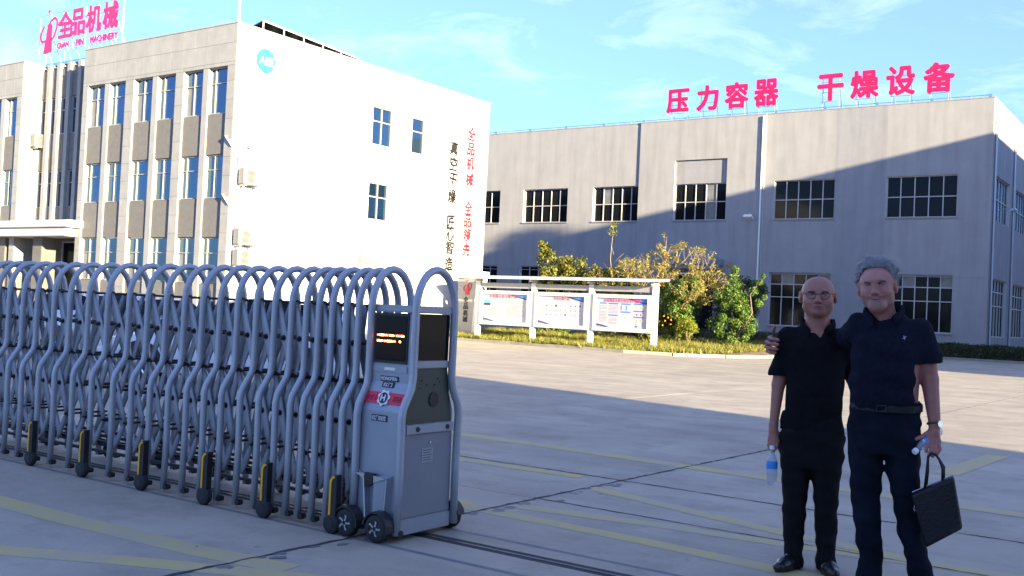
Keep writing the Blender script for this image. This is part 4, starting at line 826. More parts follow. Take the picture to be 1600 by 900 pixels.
def poster(k, a, c, z0, z1):
    fr_ = MB(); fw = .16
    fr_.bbox(a, c, NBY - .14, NBY - .02, z0, z0 + fw, .01).bbox(a, c, NBY - .14, NBY - .02, z1 - fw, z1, .01).bbox(a, a + fw, NBY - .138, NBY - .022, z0 + fw, z1 - fw, .01).bbox(c - fw, c, NBY - .138, NBY - .022, z0 + fw, z1 - fw, .01)
    fo = fr_.build('panel_frame', MT['nb'], nb)
    A, C_, Z0_, Z1_ = a + fw, c - fw, z0 + fw, z1 - fw; w_, h_ = C_ - A, Z1_ - Z0_
    T = lambda d: (lambda u, t, z: (A + u * w_, NBY - .06 - d + t, Z0_ + z * h_))
    MB().prism([(0, 0), (1, 0), (1, 1), (0, 1)], T(0), 0, .02).build('poster', MT['paper'], fo)
    def blk(pts, m, d=.003, nm='print'): MB().prism(pts, T(d), 0, .002).build(nm, MT[m], fo)
    R_ = lambda x0, x1, y0, y1: [(x0, y0), (x1, y0), (x1, y1), (x0, y1)]
    if k < 2 or 1: blk([(.58, .995), (.995, .995), (.995, .80), (.9, .84), (.75, .90)], 'pnavy'); blk([(.68, .99), (.97, .99), (.97, .86), (.85, .91)], 'pblue', .0055)
    blk(R_(.985, .998, .0, .8), 'pnavy'); blk([(.0, .0), (.0, .13), (.12, .09), (.30, .0)], 'pnavy', .003); blk([(.0, .0), (.0, .06), (.1, .045), (.2, .0)], 'pgrey', .0055)
    def title(s, u, w2): piece('letter', text_mesh(s, w2 * w_, .105 * h_, .003, .012, 'pinkl'), fo, (A + u * w_, NBY - .068, Z0_ + .915 * h_))
    def lines(x0, x1, y0, y1, n, d=.003):
        mb = MB()
        for i in range(n):
            y = y1 - (y1 - y0) * i / n; x = x0
            while x < x1 - (.15 * random.random() if i % 4 == 3 else 0): q = random.uniform(.01, .03); mb.prism(R_(x, min(x + q, x1), y - (y1 - y0) / n * .45, y), T(d), 0, .001); x += q + .006
        mb.build('text_block', MT['pgrey'], fo)['kind'] = 'stuff'
    if k == 0:
        title('企业简介及主要产品', .45, .62); blk(R_(.02, .17, .58, .78), 'psky'); blk(R_(.02, .17, .58, .67), 'ink', .0045); lines(.20, .45, .64, .78, 4); lines(.03, .46, .2, .54, 8); lines(.52, .93, .15, .78, 16); lines(.36, .46, .07, .10, 1)
    elif k == 1:
        title('公司主要产品', .5, .34)
        for i in range(9):
            lines(.06 + i * .102, .12 + i * .102, .76, .79, 1)
            for j in range(3):
                x, y = .09 + i * .102 + random.uniform(-.006, .006), .66 - j * .155; n = random.choice((4, 5, 7)); r_ = random.uniform(.016, .028)
                if i: blk([(x + r_ * math.cos(q) * random.uniform(.6, 1.3), y + 1.9 * r_ * math.sin(q) * random.uniform(.5, 1.2)) for q in np.linspace(0, 6.28, n + 1)[:-1]], random.choice(('ink', 'pgrey', 'pgrey')), .003, 'picture')
                else: lines(.05, .13, y - .05, y + .05, 3)
    else:
        title('企业理念文化与安全生产制度', .5, .72)
        for x0, x1, y in ((.06, .2, .80), (.24, .43, .79), (.24, .43, .40), (.48, .67, .79), (.48, .67, .52), (.73, .93, .80), (.73, .93, .56), (.73, .93, .36)): blk(R_(x0, x1, y, y + .045), 'pblue')
        lines(.05, .21, .15, .74, 12); lines(.24, .43, .47, .75, 6); lines(.25, .42, .1, .34, 6)
        blk(R_(.49, .66, .04, .48), 'pbeige'); [blk(R_(.49, .66, .08 + .05 * q, .083 + .05 * q), 'nb', .0055) for q in range(8)]; [blk(R_(.48 + .1 * q, .50 + .1 * q, .6, .76), 'pblue') for q in (0, 1)]
        for y, m_ in ((.70, 'porange'), (.47, 'pinkl'), (.27, 'porange')):
            for q in range(5): blk(R_(.74 + q * .04, .765 + q * .04, y - .03, y + .03), m_ if q % 2 else 'pbeige', .003, 'picture')
        blk([(.76, .05), (.81, .04), (.82, .10), (.78, .12)], 'pblue', .003, 'picture'); blk(R_(.77, .80, .12, .17), 'porange', .003, 'picture')
for k, p in enumerate(panels): poster(k, *p)
# ---- pylon sign
py_ = empty('pylon_sign', (-29.9, 39.6, 0), 'grey upright sign with red emblem and vertical black characters left of the notice board', 'sign')
PP = PY(39.3)
MB().hexa([(-30.55, 39.3, 0), (-29.75, 39.3, 0), (-29.75, 39.8, 0), (-30.55, 39.8, 0), (-30.72, 39.3, 2.92), (-29.55, 39.3, 2.98), (-29.55, 39.8, 2.98), (-30.72, 39.8, 2.92)]).build('body', MT['pylon'], py_)
MB().hexa([(-29.745, 39.25, 0), (-29.6, 39.25, 0), (-29.6, 39.85, 0), (-29.745, 39.85, 0), (-29.545, 39.25, 3.0), (-29.35, 39.25, 3.02), (-29.35, 39.85, 3.02), (-29.545, 39.85, 3.0)]).build('edge_panel', MT['nb'], py_)
MB().hexa([(-30.85, 39.2, 2.94), (-29.3, 39.2, 3.03), (-29.3, 39.9, 3.03), (-30.85, 39.9, 2.94), (-30.8, 39.2, 2.98), (-29.3, 39.2, 3.28), (-29.3, 39.9, 3.28), (-30.8, 39.9, 2.98)]).build('cap', MT['nb'], py_)
emblem(py_, lambda u, t, z: (-30.12 + u, 39.28 + t, 2.42 + z), .52, 'red')
for ch, z in zip('全品机械', (1.92, 1.60, 1.28, .98)): piece('letter', text_mesh(ch, .26, .27, .02, .012, 'blackl'), py_, (-30.17, 39.285, z))

# ================================================================== CARS behind the gate
def make_car(name, label, loc, rz, paint, hatch=False):
    r_ = empty(name, loc, label, 'car', None, rz)      # local: length on x, nose at -x
    Ln = 4.5
    st = [  # x, zbottom, zbelt, zroof(None=no cabin), half width
        (0.0, .38, .60, None, .62), (.12, .26, .68, None, .76), (.5, .22, .78, None, .85), (1.15, .2, .88, None, .88), (1.35, .2, .90, .93, .88), (1.95, .2, .92, 1.36, .89), (2.5, .2, .93, 1.46, .89), (3.1, .2, .94, 1.45, .89),
        (3.6, .2, .96, 1.34 if not hatch else 1.42, .88), (4.05, .22, .98, 1.03 if not hatch else 1.30, .86), (4.38, .28, .96, None, .80), (4.5, .42, .84, None, .68)]
    ring = []
    for x, zb, zl, zr, hw in st:
        cab_ = zr is not None; zr_ = zr if cab_ else zl + .02; wr = hw * (.72 if cab_ and zr > 1.1 else .9)
        ring.append([(x, -hw * .92, zb), (x, -hw, zb + .18), (x, -hw, zl - .10), (x, -hw * .96, zl), (x, -wr, zr_ - .02 if cab_ else zl + .01), (x, -wr * .6, zr_ + (.02 if cab_ else .03)), (x, 0, zr_ + (.035 if cab_ else .04)), (x, wr * .6, zr_ + (.02 if cab_ else .03)), (x, wr, zr_ - .02 if cab_ else zl + .01), (x, hw * .96, zl), (x, hw, zl - .10), (x, hw, zb + .18), (x, hw * .92, zb)])
    body, glass = MB(), MB(); K = 13
    V = [(p[0] - Ln / 2, p[1], p[2]) for r2 in ring for p in r2]
    bf, gf = [], {'windscreen': [], 'rear_window': [], 'side_window': [], 'side_window_': []}
    for i in range(len(ring) - 1):
        for k in range(K):
            k2 = (k + 1) % K; q = (i * K + k, (i + 1) * K + k, (i + 1) * K + k2, i * K + k2)
            side_g = k in (3, 8) and 4 <= i <= 8; ws = k in (4, 5, 6, 7) and (i == 4 or i == 8); (gf['windscreen' if i == 4 and ws else 'rear_window' if ws else 'side_window' if k == 3 else 'side_window_'] if (side_g or ws) else bf).append(q)
    bf += [tuple(range(K)), tuple((len(ring) - 1) * K + k for k in range(K))]
    bo = link('body', mesh(V, bf, MT[paint]), r_); autosmooth(bo, 35); [link(n_.rstrip('_'), mesh([V[i] for f_ in q_ for i in f_], [tuple(range(4 * j, 4 * j + 4)) for j in range(len(q_))], MT['darkglass']), r_) for n_, q_ in gf.items()]
    mb = MB()
    for y in (-1, 1):
        for x in (-.35, .52): mb.box(x - .03, x + .03, y * .64 - .02 * 1, y * .64 + .22 * y * 0 + .02, .95, 1.4)
    mb.build('door_pillar', MT['black'], r_, local=True)
    for x in (-1.42, 1.30):
        for y in (-1, 1):
            w2 = MB().lathe([(.2, -.1), (.30, -.1), (.325, -.07), (.325, .07), (.30, .1), (.2, .1)], (x, y * .80, .325), 'y', 24).build('wheel', MT['rubber'], r_, smooth=True, local=True)
            mb = MB().cyl((x, y * .87, .325), (0, 1, 0), .2, .05, 20, 1)
            for k in range(6): a = k * math.pi / 3; mb.tube([(x, y * .90, .325), (x + .19 * math.cos(a), y * .90, .325 + .19 * math.sin(a))], .018, 5)
            link('rim', mesh(mb.v, mb.f, [MT['chrome'], MT['black']], mb.mi), w2)
            mb = MB(); mb.cyl((x, y * .885, .34), (0, 1, 0), .37, .012, 24); mb.build('wheel_well_disc', MT['black'], r_, local=True)  # black disc painting in the shade of the open wheel well
    for y in (-1, 1):
        MB().bbox(Ln / 2 - .30, Ln / 2 - .02, y * .70 - .1, y * .70 + .1, .74, .88, .02).build('tail_light', MT['taill'], r_, local=True)
        MB().bbox(-Ln / 2 + .05, -Ln / 2 + .38, y * .68 - .1, y * .68 + .1, .60, .72, .02).build('headlight', MT['headl'], r_, local=True)
        MB().bbox(-.95, -.78, y * .98 - .08, y * .98 + .08, .92, 1.04, .02).build('mirror', MT[paint], r_, local=True)
    return r_
make_car('parked_car', 'white hatchback parked at an angle behind the middle of the sliding gate', (-14.0, 11.9, 0), R(38), 'carw', True)
make_car('parked_car', 'silver saloon parked behind the left half of the sliding gate', (-19.6, 13.6, 0), R(-3), 'cars')
make_car('parked_car', 'pale car parked near the office porch, left of the other cars', (-26.5, 16.5, 0), R(8), 'carw')
# ================================================================== PEOPLE (distance-field bodies meshed as one continuous surface)
class Field:
    def __init__(s, lo, hi, h):
        s.h = h; s.lo = np.array(lo, np.float32); s.n = np.ceil((np.array(hi) - np.array(lo)) / h).astype(int) + 1
        s.D = np.full(s.n, .5, np.float32)
    def blk(s, lo, hi, pad):
        a = np.clip(np.floor((np.array(lo) - pad - s.lo) / s.h).astype(int), 0, s.n - 1); b = np.clip(np.ceil((np.array(hi) + pad - s.lo) / s.h).astype(int) + 1, 1, s.n)
        if np.any(b <= a): return None
        sl = tuple(slice(i, j) for i, j in zip(a, b)); g = [s.lo[k] + s.h * np.arange(a[k], b[k], dtype=np.float32) for k in range(3)]
        return sl, g[0][:, None, None], g[1][None, :, None], g[2][None, None, :]
    def put(s, sl, d, k, mode):
        A = s.D[sl]
        if mode == 'add':
            if k <= 0: s.D[sl] = np.minimum(A, d); return
            hh = np.clip(.5 + .5 * (A - d) / k, 0, 1); s.D[sl] = A * (1 - hh) + d * hh - k * hh * (1 - hh)
        else:
            d = -d
            if k <= 0: s.D[sl] = np.maximum(A, d); return
            hh = np.clip(.5 - .5 * (A - d) / k, 0, 1); s.D[sl] = A * (1 - hh) + d * hh + k * hh * (1 - hh)
    def cap(s, p, q, r1, r2, k=.02, mode='add', sq=(1, 1, 1)):
        p, q = np.array(p, np.float32), np.array(q, np.float32); R_ = max(r1, r2); B = s.blk(np.minimum(p, q) - R_ / min(sq), np.maximum(p, q) + R_ / min(sq), k + 3 * s.h)
        if B is None: return s
        sl, x, y, z = B; w_ = np.array(sq, np.float32); d = (q - p) * w_; L2 = max(float(d @ d), 1e-9)
        ax, ay, az_ = (x - p[0]) * w_[0], (y - p[1]) * w_[1], (z - p[2]) * w_[2]
        t = np.clip((ax * d[0] + ay * d[1] + az_ * d[2]) / L2, 0, 1); e = np.sqrt((ax - t * d[0]) ** 2 + (ay - t * d[1]) ** 2 + (az_ - t * d[2]) ** 2) - (r1 + (r2 - r1) * t)
        s.put(sl, e / max(w_.max(), 1), k, mode); return s
    def ell(s, c, r, k=.02, mode='add', rot=None):
        c = np.array(c, np.float32); R_ = max(r); B = s.blk(c - R_, c + R_, k + 3 * s.h)
        if B is None: return s
        sl, x, y, z = B; x, y, z = x - c[0], y - c[1], z - c[2]
        if rot is not None:
            m = np.array(Matrix.Rotation(rot[1], 3, rot[0])).T.astype(np.float32); x, y, z = m[0, 0] * x + m[0, 1] * y + m[0, 2] * z, m[1, 0] * x + m[1, 1] * y + m[1, 2] * z, m[2, 0] * x + m[2, 1] * y + m[2, 2] * z
        a = np.sqrt((x / r[0]) ** 2 + (y / r[1]) ** 2 + (z / r[2]) ** 2); b = np.sqrt((x / r[0] ** 2) ** 2 + (y / r[1] ** 2) ** 2 + (z / r[2] ** 2) ** 2) + 1e-6
        s.put(sl, a * (a - 1) / b, k, mode); return s
    def loft(s, rows, k=.02, mode='add', p=2.3, grow=0.):   # rows: (z, cx, cy, ax, ay)
        rows = sorted(rows); Z = np.array([r[0] for r in rows]); A = np.array(rows, np.float32)
        lo = (min(r[1] - r[3] for r in rows) - grow, min(r[2] - r[4] for r in rows) - grow, Z[0]); hi = (max(r[1] + r[3] for r in rows) + grow, max(r[2] + r[4] for r in rows) + grow, Z[-1]); B = s.blk(lo, hi, k + 3 * s.h)
        if B is None: return s
        sl, x, y, z = B; zz = z.ravel()
        def sm(col):   # smooth interpolation
            return np.interp(zz, Z, A[:, col]).astype(np.float32)[None, None, :]
        cx, cy, ax, ay = sm(1), sm(2), sm(3) + grow, sm(4) + grow
        q = (np.abs((x - cx) / ax) ** p + np.abs((y - cy) / ay) ** p) ** (1 / p); d = (q - 1) * np.minimum(ax, ay)
        dz = np.maximum(Z[0] - z, z - Z[-1]); d = np.maximum(d, dz); s.put(sl, d.astype(np.float32), k, mode); return s
    def plane(s, n, o, box, k=0):   # cut away the side the normal points to, inside box
        B = s.blk(box[0], box[1], 0); sl, x, y, z = B; n = np.array(n, float); n /= np.linalg.norm(n); d = (x - o[0]) * n[0] + (y - o[1]) * n[1] + (z - o[2]) * n[2]
        s.put(sl, (-d).astype(np.float32), k, 'sub'); return s
    def noise(s, amp, terms, box=None):
        B = s.blk(box[0], box[1], 0) if box else s.blk(s.lo, s.lo + s.n * s.h, 0); sl, x, y, z = B; d = 0
        for (a, b, c, ph, w_) in terms: d = d + w_ * np.sin(a * x + b * y + c * z + ph)
        s.D[sl] += (amp * d).astype(np.float32); return s
    def mesh(s):
        D = s.D; S_ = D < 0; n = D.shape
        c8 = [S_[i:n[0] - 1 + i, j:n[1] - 1 + j, k:n[2] - 1 + k] for i in (0, 1) for j in (0, 1) for k in (0, 1)]
        sm = sum(a.astype(np.int8) for a in c8); act = (sm > 0) & (sm < 8); idx = np.full(act.shape, -1, np.int64); ii = np.argwhere(act); idx[act] = np.arange(len(ii))
        pos = np.zeros((len(ii), 3)); cnt = np.zeros(len(ii)); off = [(i, j, k) for i in (0, 1) for j in (0, 1) for k in (0, 1)]
        v8 = {o: D[ii[:, 0] + o[0], ii[:, 1] + o[1], ii[:, 2] + o[2]] for o in off}
        for a in off:
            for ax in range(3):
                if a[ax] == 0:
                    b = list(a); b[ax] = 1; b = tuple(b); da, db = v8[a], v8[b]; cr_ = (da < 0) != (db < 0); t = np.where(cr_, da / np.where(cr_, da - db, 1), 0)
                    p = np.array(a, float)[None, :].repeat(len(ii), 0); p[:, ax] += t; pos += p * cr_[:, None]; cnt += cr_
        V = s.lo + (ii + pos / cnt[:, None]) * s.h; Fq = []
        for ax in range(3):
            o1, o2 = [(1, 2), (2, 0), (0, 1)][ax]; lo = [slice(1, n[k] - 1) for k in range(3)]; lo[ax] = slice(0, n[ax] - 1); hi = list(lo); hi[ax] = slice(1, n[ax])
            a, b = S_[tuple(lo)], S_[tuple(hi)]; e = np.argwhere(a != b); base = e.copy()
            for k in range(3):
                if k != ax: base[:, k] += 1
            fl = a[e[:, 0], e[:, 1], e[:, 2]]
            def g(d1, d2):
                q = base.copy(); q[:, o1] -= d1; q[:, o2] -= d2; return idx[q[:, 0], q[:, 1], q[:, 2]]
            qd = np.stack([g(1, 1), g(0, 1), g(0, 0), g(1, 0)], 1); qd[~fl] = qd[~fl][:, ::-1]; Fq.append(qd)
        F_ = np.concatenate(Fq); F_ = F_[(F_ >= 0).all(1)]; return V, F_
def np_mesh(V, F_, mats, smooth=True):
    me = bpy.data.meshes.new('m'); me.vertices.add(len(V)); me.vertices.foreach_set('co', V.astype(np.float32).ravel()); me.loops.add(F_.size); me.loops.foreach_set('vertex_index', F_.ravel().astype(np.int32))
    me.polygons.add(len(F_)); me.polygons.foreach_set('loop_start', np.arange(0, F_.size, 4, dtype=np.int32)); me.polygons.foreach_set('loop_total', np.full(len(F_), 4, dtype=np.int32))
    if smooth: me.polygons.foreach_set('use_smooth', np.ones(len(F_), bool))
    for m in (mats if isinstance(mats, list) else [mats]): me.materials.append(m)
    me.update(calc_edges=True); me.validate(); return me
def paint(me, V, fn):
    C_ = fn(V).astype(np.float32); a = me.color_attributes.new('Col', 'FLOAT_COLOR', 'POINT'); a.data.foreach_set('color', np.concatenate([C_, np.ones((len(C_), 1), np.float32)], 1).ravel())
def skinmat(name, bumps=.12):
    m = mat(name, (.5, .3, .22), .48, var=.10, scale=55, bump=bumps, bscale=220, vcol=True, spec=.4); B = m.node_tree.nodes['Principled BSDF']
    B.inputs['Subsurface Weight'].default_value = .12; B.inputs['Subsurface Radius'].default_value = (.02, .008, .004); B.inputs['Subsurface Scale'].default_value = .3; return m
MT['skin'] = skinmat('skin'); MT['eyew'] = mat('eye_white', (.26, .23, .21), .4); MT['iris'] = mat('iris', (.02, .015, .012), .15)
MT['shirtk'] = mat('black_knit', (.007, .0075, .009), .95, spec=.12, var=.25, scale=30, bump=.5, bscale=420); MT['trousk'] = mat('black_trouser', (.007, .0075, .009), .9, spec=.15, var=.25, scale=12, bump=.3, bscale=300)
MT['shirtn'] = mat('navy_knit', (.008, .010, .020), .9, spec=.12, var=.3, scale=45, bump=.5, bscale=380); MT['jeans'] = mat('dark_denim', (.006, .009, .017), .9, spec=.12, var=.35, scale=9, bump=.4, bscale=350)
MT['leather'] = mat('black_leather', (.007, .007, .008), .45, spec=.3, var=.2, scale=8, bump=.35, bscale=70); MT['shoe'] = mat('shoe_leather', (.012, .011, .011), .3, bump=.1)
MT['greyhair'] = mat('grey_hair', (.46, .45, .46), .6, var=.35, scale=60, bump=.8, bscale=160, detail=8); MT['glassf'] = mat('spectacle_frame', (.05, .02, .018), .3)
MT['strap'] = mat('brown_strap', (.10, .035, .018), .5); MT['watch'] = mat('watch_case', (.6, .58, .52), .2, .9)
MT['pet'] = glassy('clear_plastic', (.5, .52, .55), (.9, .95, 1), .10, .05)
_t = MT['pet'].node_tree; _o = _t.nodes['Material Output']; _m = _t.nodes.new('ShaderNodeMixShader'); _m.inputs[0].default_value = .62; _tr = _t.nodes.new('ShaderNodeBsdfTransparent'); _tr.inputs[0].default_value = (.92, .95, .97, 1)
_src = _o.inputs[0].links[0].from_socket; _t.links.new(_src, _m.inputs[1]); _t.links.new(_tr.outputs[0], _m.inputs[2]); _t.links.new(_m.outputs[0], _o.inputs[0]); MT['label'] = mat('blue_label', (.02, .22, .60), .35); MT['capw'] = mat('white_cap', (.75, .77, .8), .4)
def hand(f, wrist, palm_c, fingers, thumb, k=.006, pr=.012, fs=1.0):
    """palm from the wrist, five separate fingers (each a chain of joints) and a thumb that leaves the palm's side"""
    w_, c = np.array(wrist), np.array(palm_c); f.cap(w_, w_ + (c - w_) * .5, .026, .028, .015)
    for ch in fingers: f.cap(w_ + (np.array(ch[0]) - w_) * .25, ch[0], .016, pr, .010)
    for ch, r_ in zip(fingers, [q * fs for q in (.0090, .0098, .0095, .0082)]):
        for a, b in zip(ch[:-1], ch[1:]): f.cap(a, b, r_, r_ * .93, .003)
    f.cap(w_ + (c - w_) * .35, thumb[0], .018, .014, .012)
    for a, b in zip(thumb[:-1], thumb[1:]): f.cap(a, b, .0115, .0105, .004)
def head(f, c, s=1.0, tilt=0., ears=.0, kind=0, yaw=0., wx=1.0):
    """c is the middle of the skull; face looks to -y"""
    c = np.array(c, float); ct, st_ = math.cos(tilt), math.sin(tilt); cy_, sy_ = math.cos(yaw), math.sin(yaw)
    def T(x, y, z):
        x *= wx; x, y = x * cy_ - y * sy_, x * sy_ + y * cy_
        return c + s * np.array([x * ct + z * st_, y, -x * st_ + z * ct])
    E = lambda x, y, z, r, k=.02, mode='add': f.ell(T(x, y, z), [r[0] * s * wx, r[1] * s, r[2] * s], k * s, mode, rot=('Y', tilt))
    E(0, .022, .030, (.080, .100, .086)); E(0, -.008, .010, (.074, .084, .080), .03); E(0, -.030, -.052, (.067, .060, .060), .035); E(0, -.052, -.098, (.034, .034, .024), .030)
    for x in (-1, 1):
        E(x * .046, -.048, -.030, (.024, .026, .024), .025); E(x * .042, .0, -.066, (.032, .045, .034), .03)      # cheek, jaw
        E(x * .032, -.080, .012, (.017, .012, .010), .010, 'sub')                                        # socket
        E(x * .032, -.0745, .007, (.0135, .010, .0075), .006)                                          # lids
        E(x * .034, -.083, .024, (.021, .010, .0055), .010)                                             # brow
        E(x * .0870, .006, -.003, (.011, .020, .034), .006); E(x * .095, -.004, .004, (.006, .013, .018), .004, 'sub'); E(x * .085, .004, -.032, (.009, .010, .012), .006)  # ear
        E(x * .010, -.094, -.035, (.010, .011, .008), .006)                                            # nostril wing
    f.cap(T(0, -.082, .014), T(0, -.101, -.028), .0085 * s, .0125 * s, .010); E(0, -.103, -.031, (.010, .010, .009), .006)
    E(0, -.0835, -.062, (.026, .012, .0065), .006); E(0, -.0815, -.073, (.022, .013, .0075), .006); E(0, -.0975, -.0665, (.026, .008, .0018), .003, 'sub')
    if kind == 1:
        E(0, -.070, -.100, (.036, .026, .030), .022)      # bearded chin
        for x in (-1, 1): E(x * .020, -.086, -.050, (.017, .008, .006), .008)
    return T
# ---------- shared trouser/shirt builders
def wrinkle(f, amp, box=None, seed=0):
    r_ = np.random.default_rng(seed); f.noise(amp, [(*(r_.normal(0, 26, 2)), r_.normal(0, 34), r_.uniform(0, 6), r_.uniform(.3, 1)) for _ in range(9)], box)
G2 = 'two men standing together by the gate'
A1 = math.atan2(.317, .948); A2 = math.atan2(.245, .970)
P1, P2_ = Vector((-2.05, 6.13, 0)), Vector((-1.49, 5.90, 0))
R1, D1 = Vector((math.cos(A1), math.sin(A1), 0)), Vector((-math.sin(A1), math.cos(A1), 0)); R2, D2 = Vector((math.cos(A2), math.sin(A2), 0)), Vector((-math.sin(A2), math.cos(A2), 0))
def l1_to_l2(p):
    w_ = P1 + R1 * p[0] + D1 * p[1] + Vector((0, 0, p[2])) - P2_; return (w_.dot(R2), w_.dot(D2), w_.z)
def l2_to_w(p): return P2_ + R2 * p[0] + D2 * p[1] + Vector((0, 0, p[2]))
def l1_to_w(p): return P1 + R1 * p[0] + D1 * p[1] + Vector((0, 0, p[2]))

# ================= man 1
m1 = empty('person', P1, 'bald man with round glasses, black polo shirt and black trousers, holding a bottle', 'person', G2, A1)
f = Field((-.36, -.22, -.02), (.40, .30, 1.80), .0048)
T1 = head(f, (.006, .005, 1.645), 1.02, R(-1.5), kind=0, wx=1.15)
f.cap((.008, .030, 1.60), (.010, .045, 1.44), .066, .078, .03)
f.loft([(.80, .0, .02, .15, .09), (1.0, .0, .02, .145, .09), (1.2, -.0, .02, .15, .095), (1.36, -.005, .03, .155, .095), (1.43, .005, .035, .10, .078)], .03)
f.cap((-.145, .03, 1.385), (.155, .03, 1.405), .05, .05, .03)
f.cap((-.165, .03, 1.38), (-.205, .035, 1.10), .048, .040, .02).cap((-.205, .035, 1.10), (-.222, .0, .86), .039, .026, .01)
f.cap((.172, .04, 1.40), (.235, .12, 1.17), .048, .042, .02).cap((.235, .12, 1.17), (.34, .215, 1.05), .040, .030, .01)
# right hand hanging, gripping the bottle neck
wr = (-.223, -.002, .852)
hand(f, wr, (-.222, -.012, .79), [[(-.243, -.020, .765), (-.247, -.034, .735), (-.238, -.040, .710)], [(-.230, -.026, .760), (-.232, -.042, .728), (-.226, -.046, .698)], [(-.214, -.028, .758), (-.213, -.044, .726), (-.214, -.046, .700)], [(-.200, -.022, .765), (-.196, -.036, .738), (-.200, -.042, .716)]],
     [(-.193, -.004, .80), (-.190, -.016, .765), (-.200, -.020, .735)])
hand(f, (.34, .215, 1.05), (.38, .22, 1.03), [[(.42, .218, 1.05), (.455, .212, 1.055), (.48, .205, 1.055)], [(.425, .218, 1.03), (.46, .212, 1.03), (.49, .205, 1.03)], [(.42, .218, 1.01), (.455, .212, 1.005), (.48, .205, 1.0)], [(.41, .218, .99), (.44, .212, .985), (.46, .205, .98)]], [(.37, .205, 1.07), (.40, .20, 1.085), (.42, .198, 1.09)])
for x in (-.085, .105): f.cap((x, .02, .84), (x, .01, .44), .075, .05, .02).cap((x, .01, .44), (x, .04, .07), .048, .034, .01)
V, F_ = f.mesh(); me = np_mesh(V, F_, MT['skin'])
def col1(V):  # mouth line, smile lines and nostrils carry crease shade painted into the skin
    C_ = np.tile(np.array([.34, .14, .095]), (len(V), 1)); hc = np.array([.006, .005, 1.645]); d = V - hc
    def spot(c, r, col, w_=1.):
        nonlocal C_; q = (((V - np.array(c)) / np.array(r)) ** 2).sum(1); a = np.clip(1.3 - q, 0, 1)[:, None] * w_; C_ = C_ * (1 - a) + np.array(col) * a
    top = np.clip((d[:, 2] - .055) / .05, 0, 1) * np.clip((d[:, 1] + .10) / .05, 0, 1); C_ = C_ * (1 - .12 * top[:, None])
    spot(T1(0, -.092, -.066), (.028, .02, .0105), (.34, .10, .085)); spot(T1(0, -.099, -.0665), (.030, .02, .0036), (.07, .02, .02))
    for x in (-1, 1): spot(T1(x * .034, -.085, -.048), (.006, .02, .020), (.22, .10, .08), .5); spot(T1(x * .032, -.085, -.010), (.017, .02, .005), (.26, .12, .10), .5)
    for x in (-1, 1): spot(T1(x * .034, -.09, .0245), (.024, .02, .0056), (.03, .02, .018), .95); spot(T1(x * .046, -.07, -.03), (.03, .03, .026), (.50, .24, .18), .35); spot(T1(x * .032, -.087, .008), (.016, .018, .0036), (.03, .015, .012), .95); spot(T1(x * .007, -.104, -.041), (.004, .01, .003), (.12, .04, .03), .8)
    return C_
paint(me, V, col1); link('body', me, m1)
# polo shirt
f = Field((-.34, -.22, .80), (.40, .28, 1.56), .0055)
f.loft([(.835, .0, .02, .185, .125), (.95, .003, .02, .178, .125), (1.08, .006, .015, .165, .125), (1.22, .0, .02, .168, .122), (1.33, -.008, .03, .178, .12), (1.40, -.005, .038, .168, .098), (1.445, .005, .045, .115, .08), (1.475, .008, .045, .078, .068)], .0, p=2.4)
f.cap((-.155, .035, 1.385), (-.203, .035, 1.17), .066, .060, .03).cap((-.203, .035, 1.17), (-.206, .035, 1.10), .060, .062, .01)
f.cap((.155, .04, 1.395), (.222, .10, 1.21), .066, .060, .03).cap((.222, .10, 1.21), (.25, .13, 1.15), .060, .060, .01)
f.plane((-.06, 0, -1), (-.2, .03, 1.155), ((-.34, -.1, .95), (-.135 - .03, .15, 1.25)))
f.cap((.028, -.060, 1.412), (.014, -.035, 1.52), .020, .072, .005, 'sub')         # open placket
f.cap((.008, .03, 1.47), (.008, .03, 1.60), .076, .082, .006, 'sub')
wrinkle(f, .0022, None, 3); f.noise(.004, [(9, 0, 42, 0, .5), (-12, 0, 30, 1, .5)], ((-.3, -.2, .84), (.3, .2, 1.05)))
V, F_ = f.mesh(); so_ = link('shirt', np_mesh(V, F_, MT['shirtk']), m1)
def collar(parent, m, c, rx, ry, z0, zf, vx, tiltx=0):
    """folded collar: a rising band round the neck and two points at the front"""
    N_ = 26; v = []; f_ = []
    for i in range(N_ + 1):
        a = math.radians(-68 + (316) * i / N_ - 0) ; a = math.radians(-90 + 30 + 300 * i / N_); fr_ = max(0, -math.sin(a)); fr_ = fr_ ** 1.6
        x, y = c[0] + rx * math.cos(a) * (1 - .12 * fr_), c[1] + ry * math.sin(a) * (1 + .10 * fr_); zt = z0 - (z0 - zf) * fr_ + tiltx * math.cos(a); n_ = Vector((math.cos(a), math.sin(a), 0)); out_ = .018 + .022 * fr_; dr = .034 + .018 * fr_
        v += [(x, y, zt - .02), (x + n_.x * .004, y + n_.y * .004, zt), (x + n_.x * .010, y + n_.y * .010, zt), (x + n_.x * out_ + (.012 * fr_ if a else 0), y + n_.y * out_, zt - dr), (x + n_.x * (out_ - .006), y + n_.y * (out_ - .006), zt - dr - .002)]
    for i in range(N_):
        for k in range(4): f_.append((i * 5 + k, i * 5 + k + 1, (i + 1) * 5 + k + 1, (i + 1) * 5 + k))
    return link('collar', mesh(v, f_, m, smooth=True), parent)
collar(so_, MT['shirtk'], (.010, .038), .088, .080, 1.508, 1.435, 0, .004)
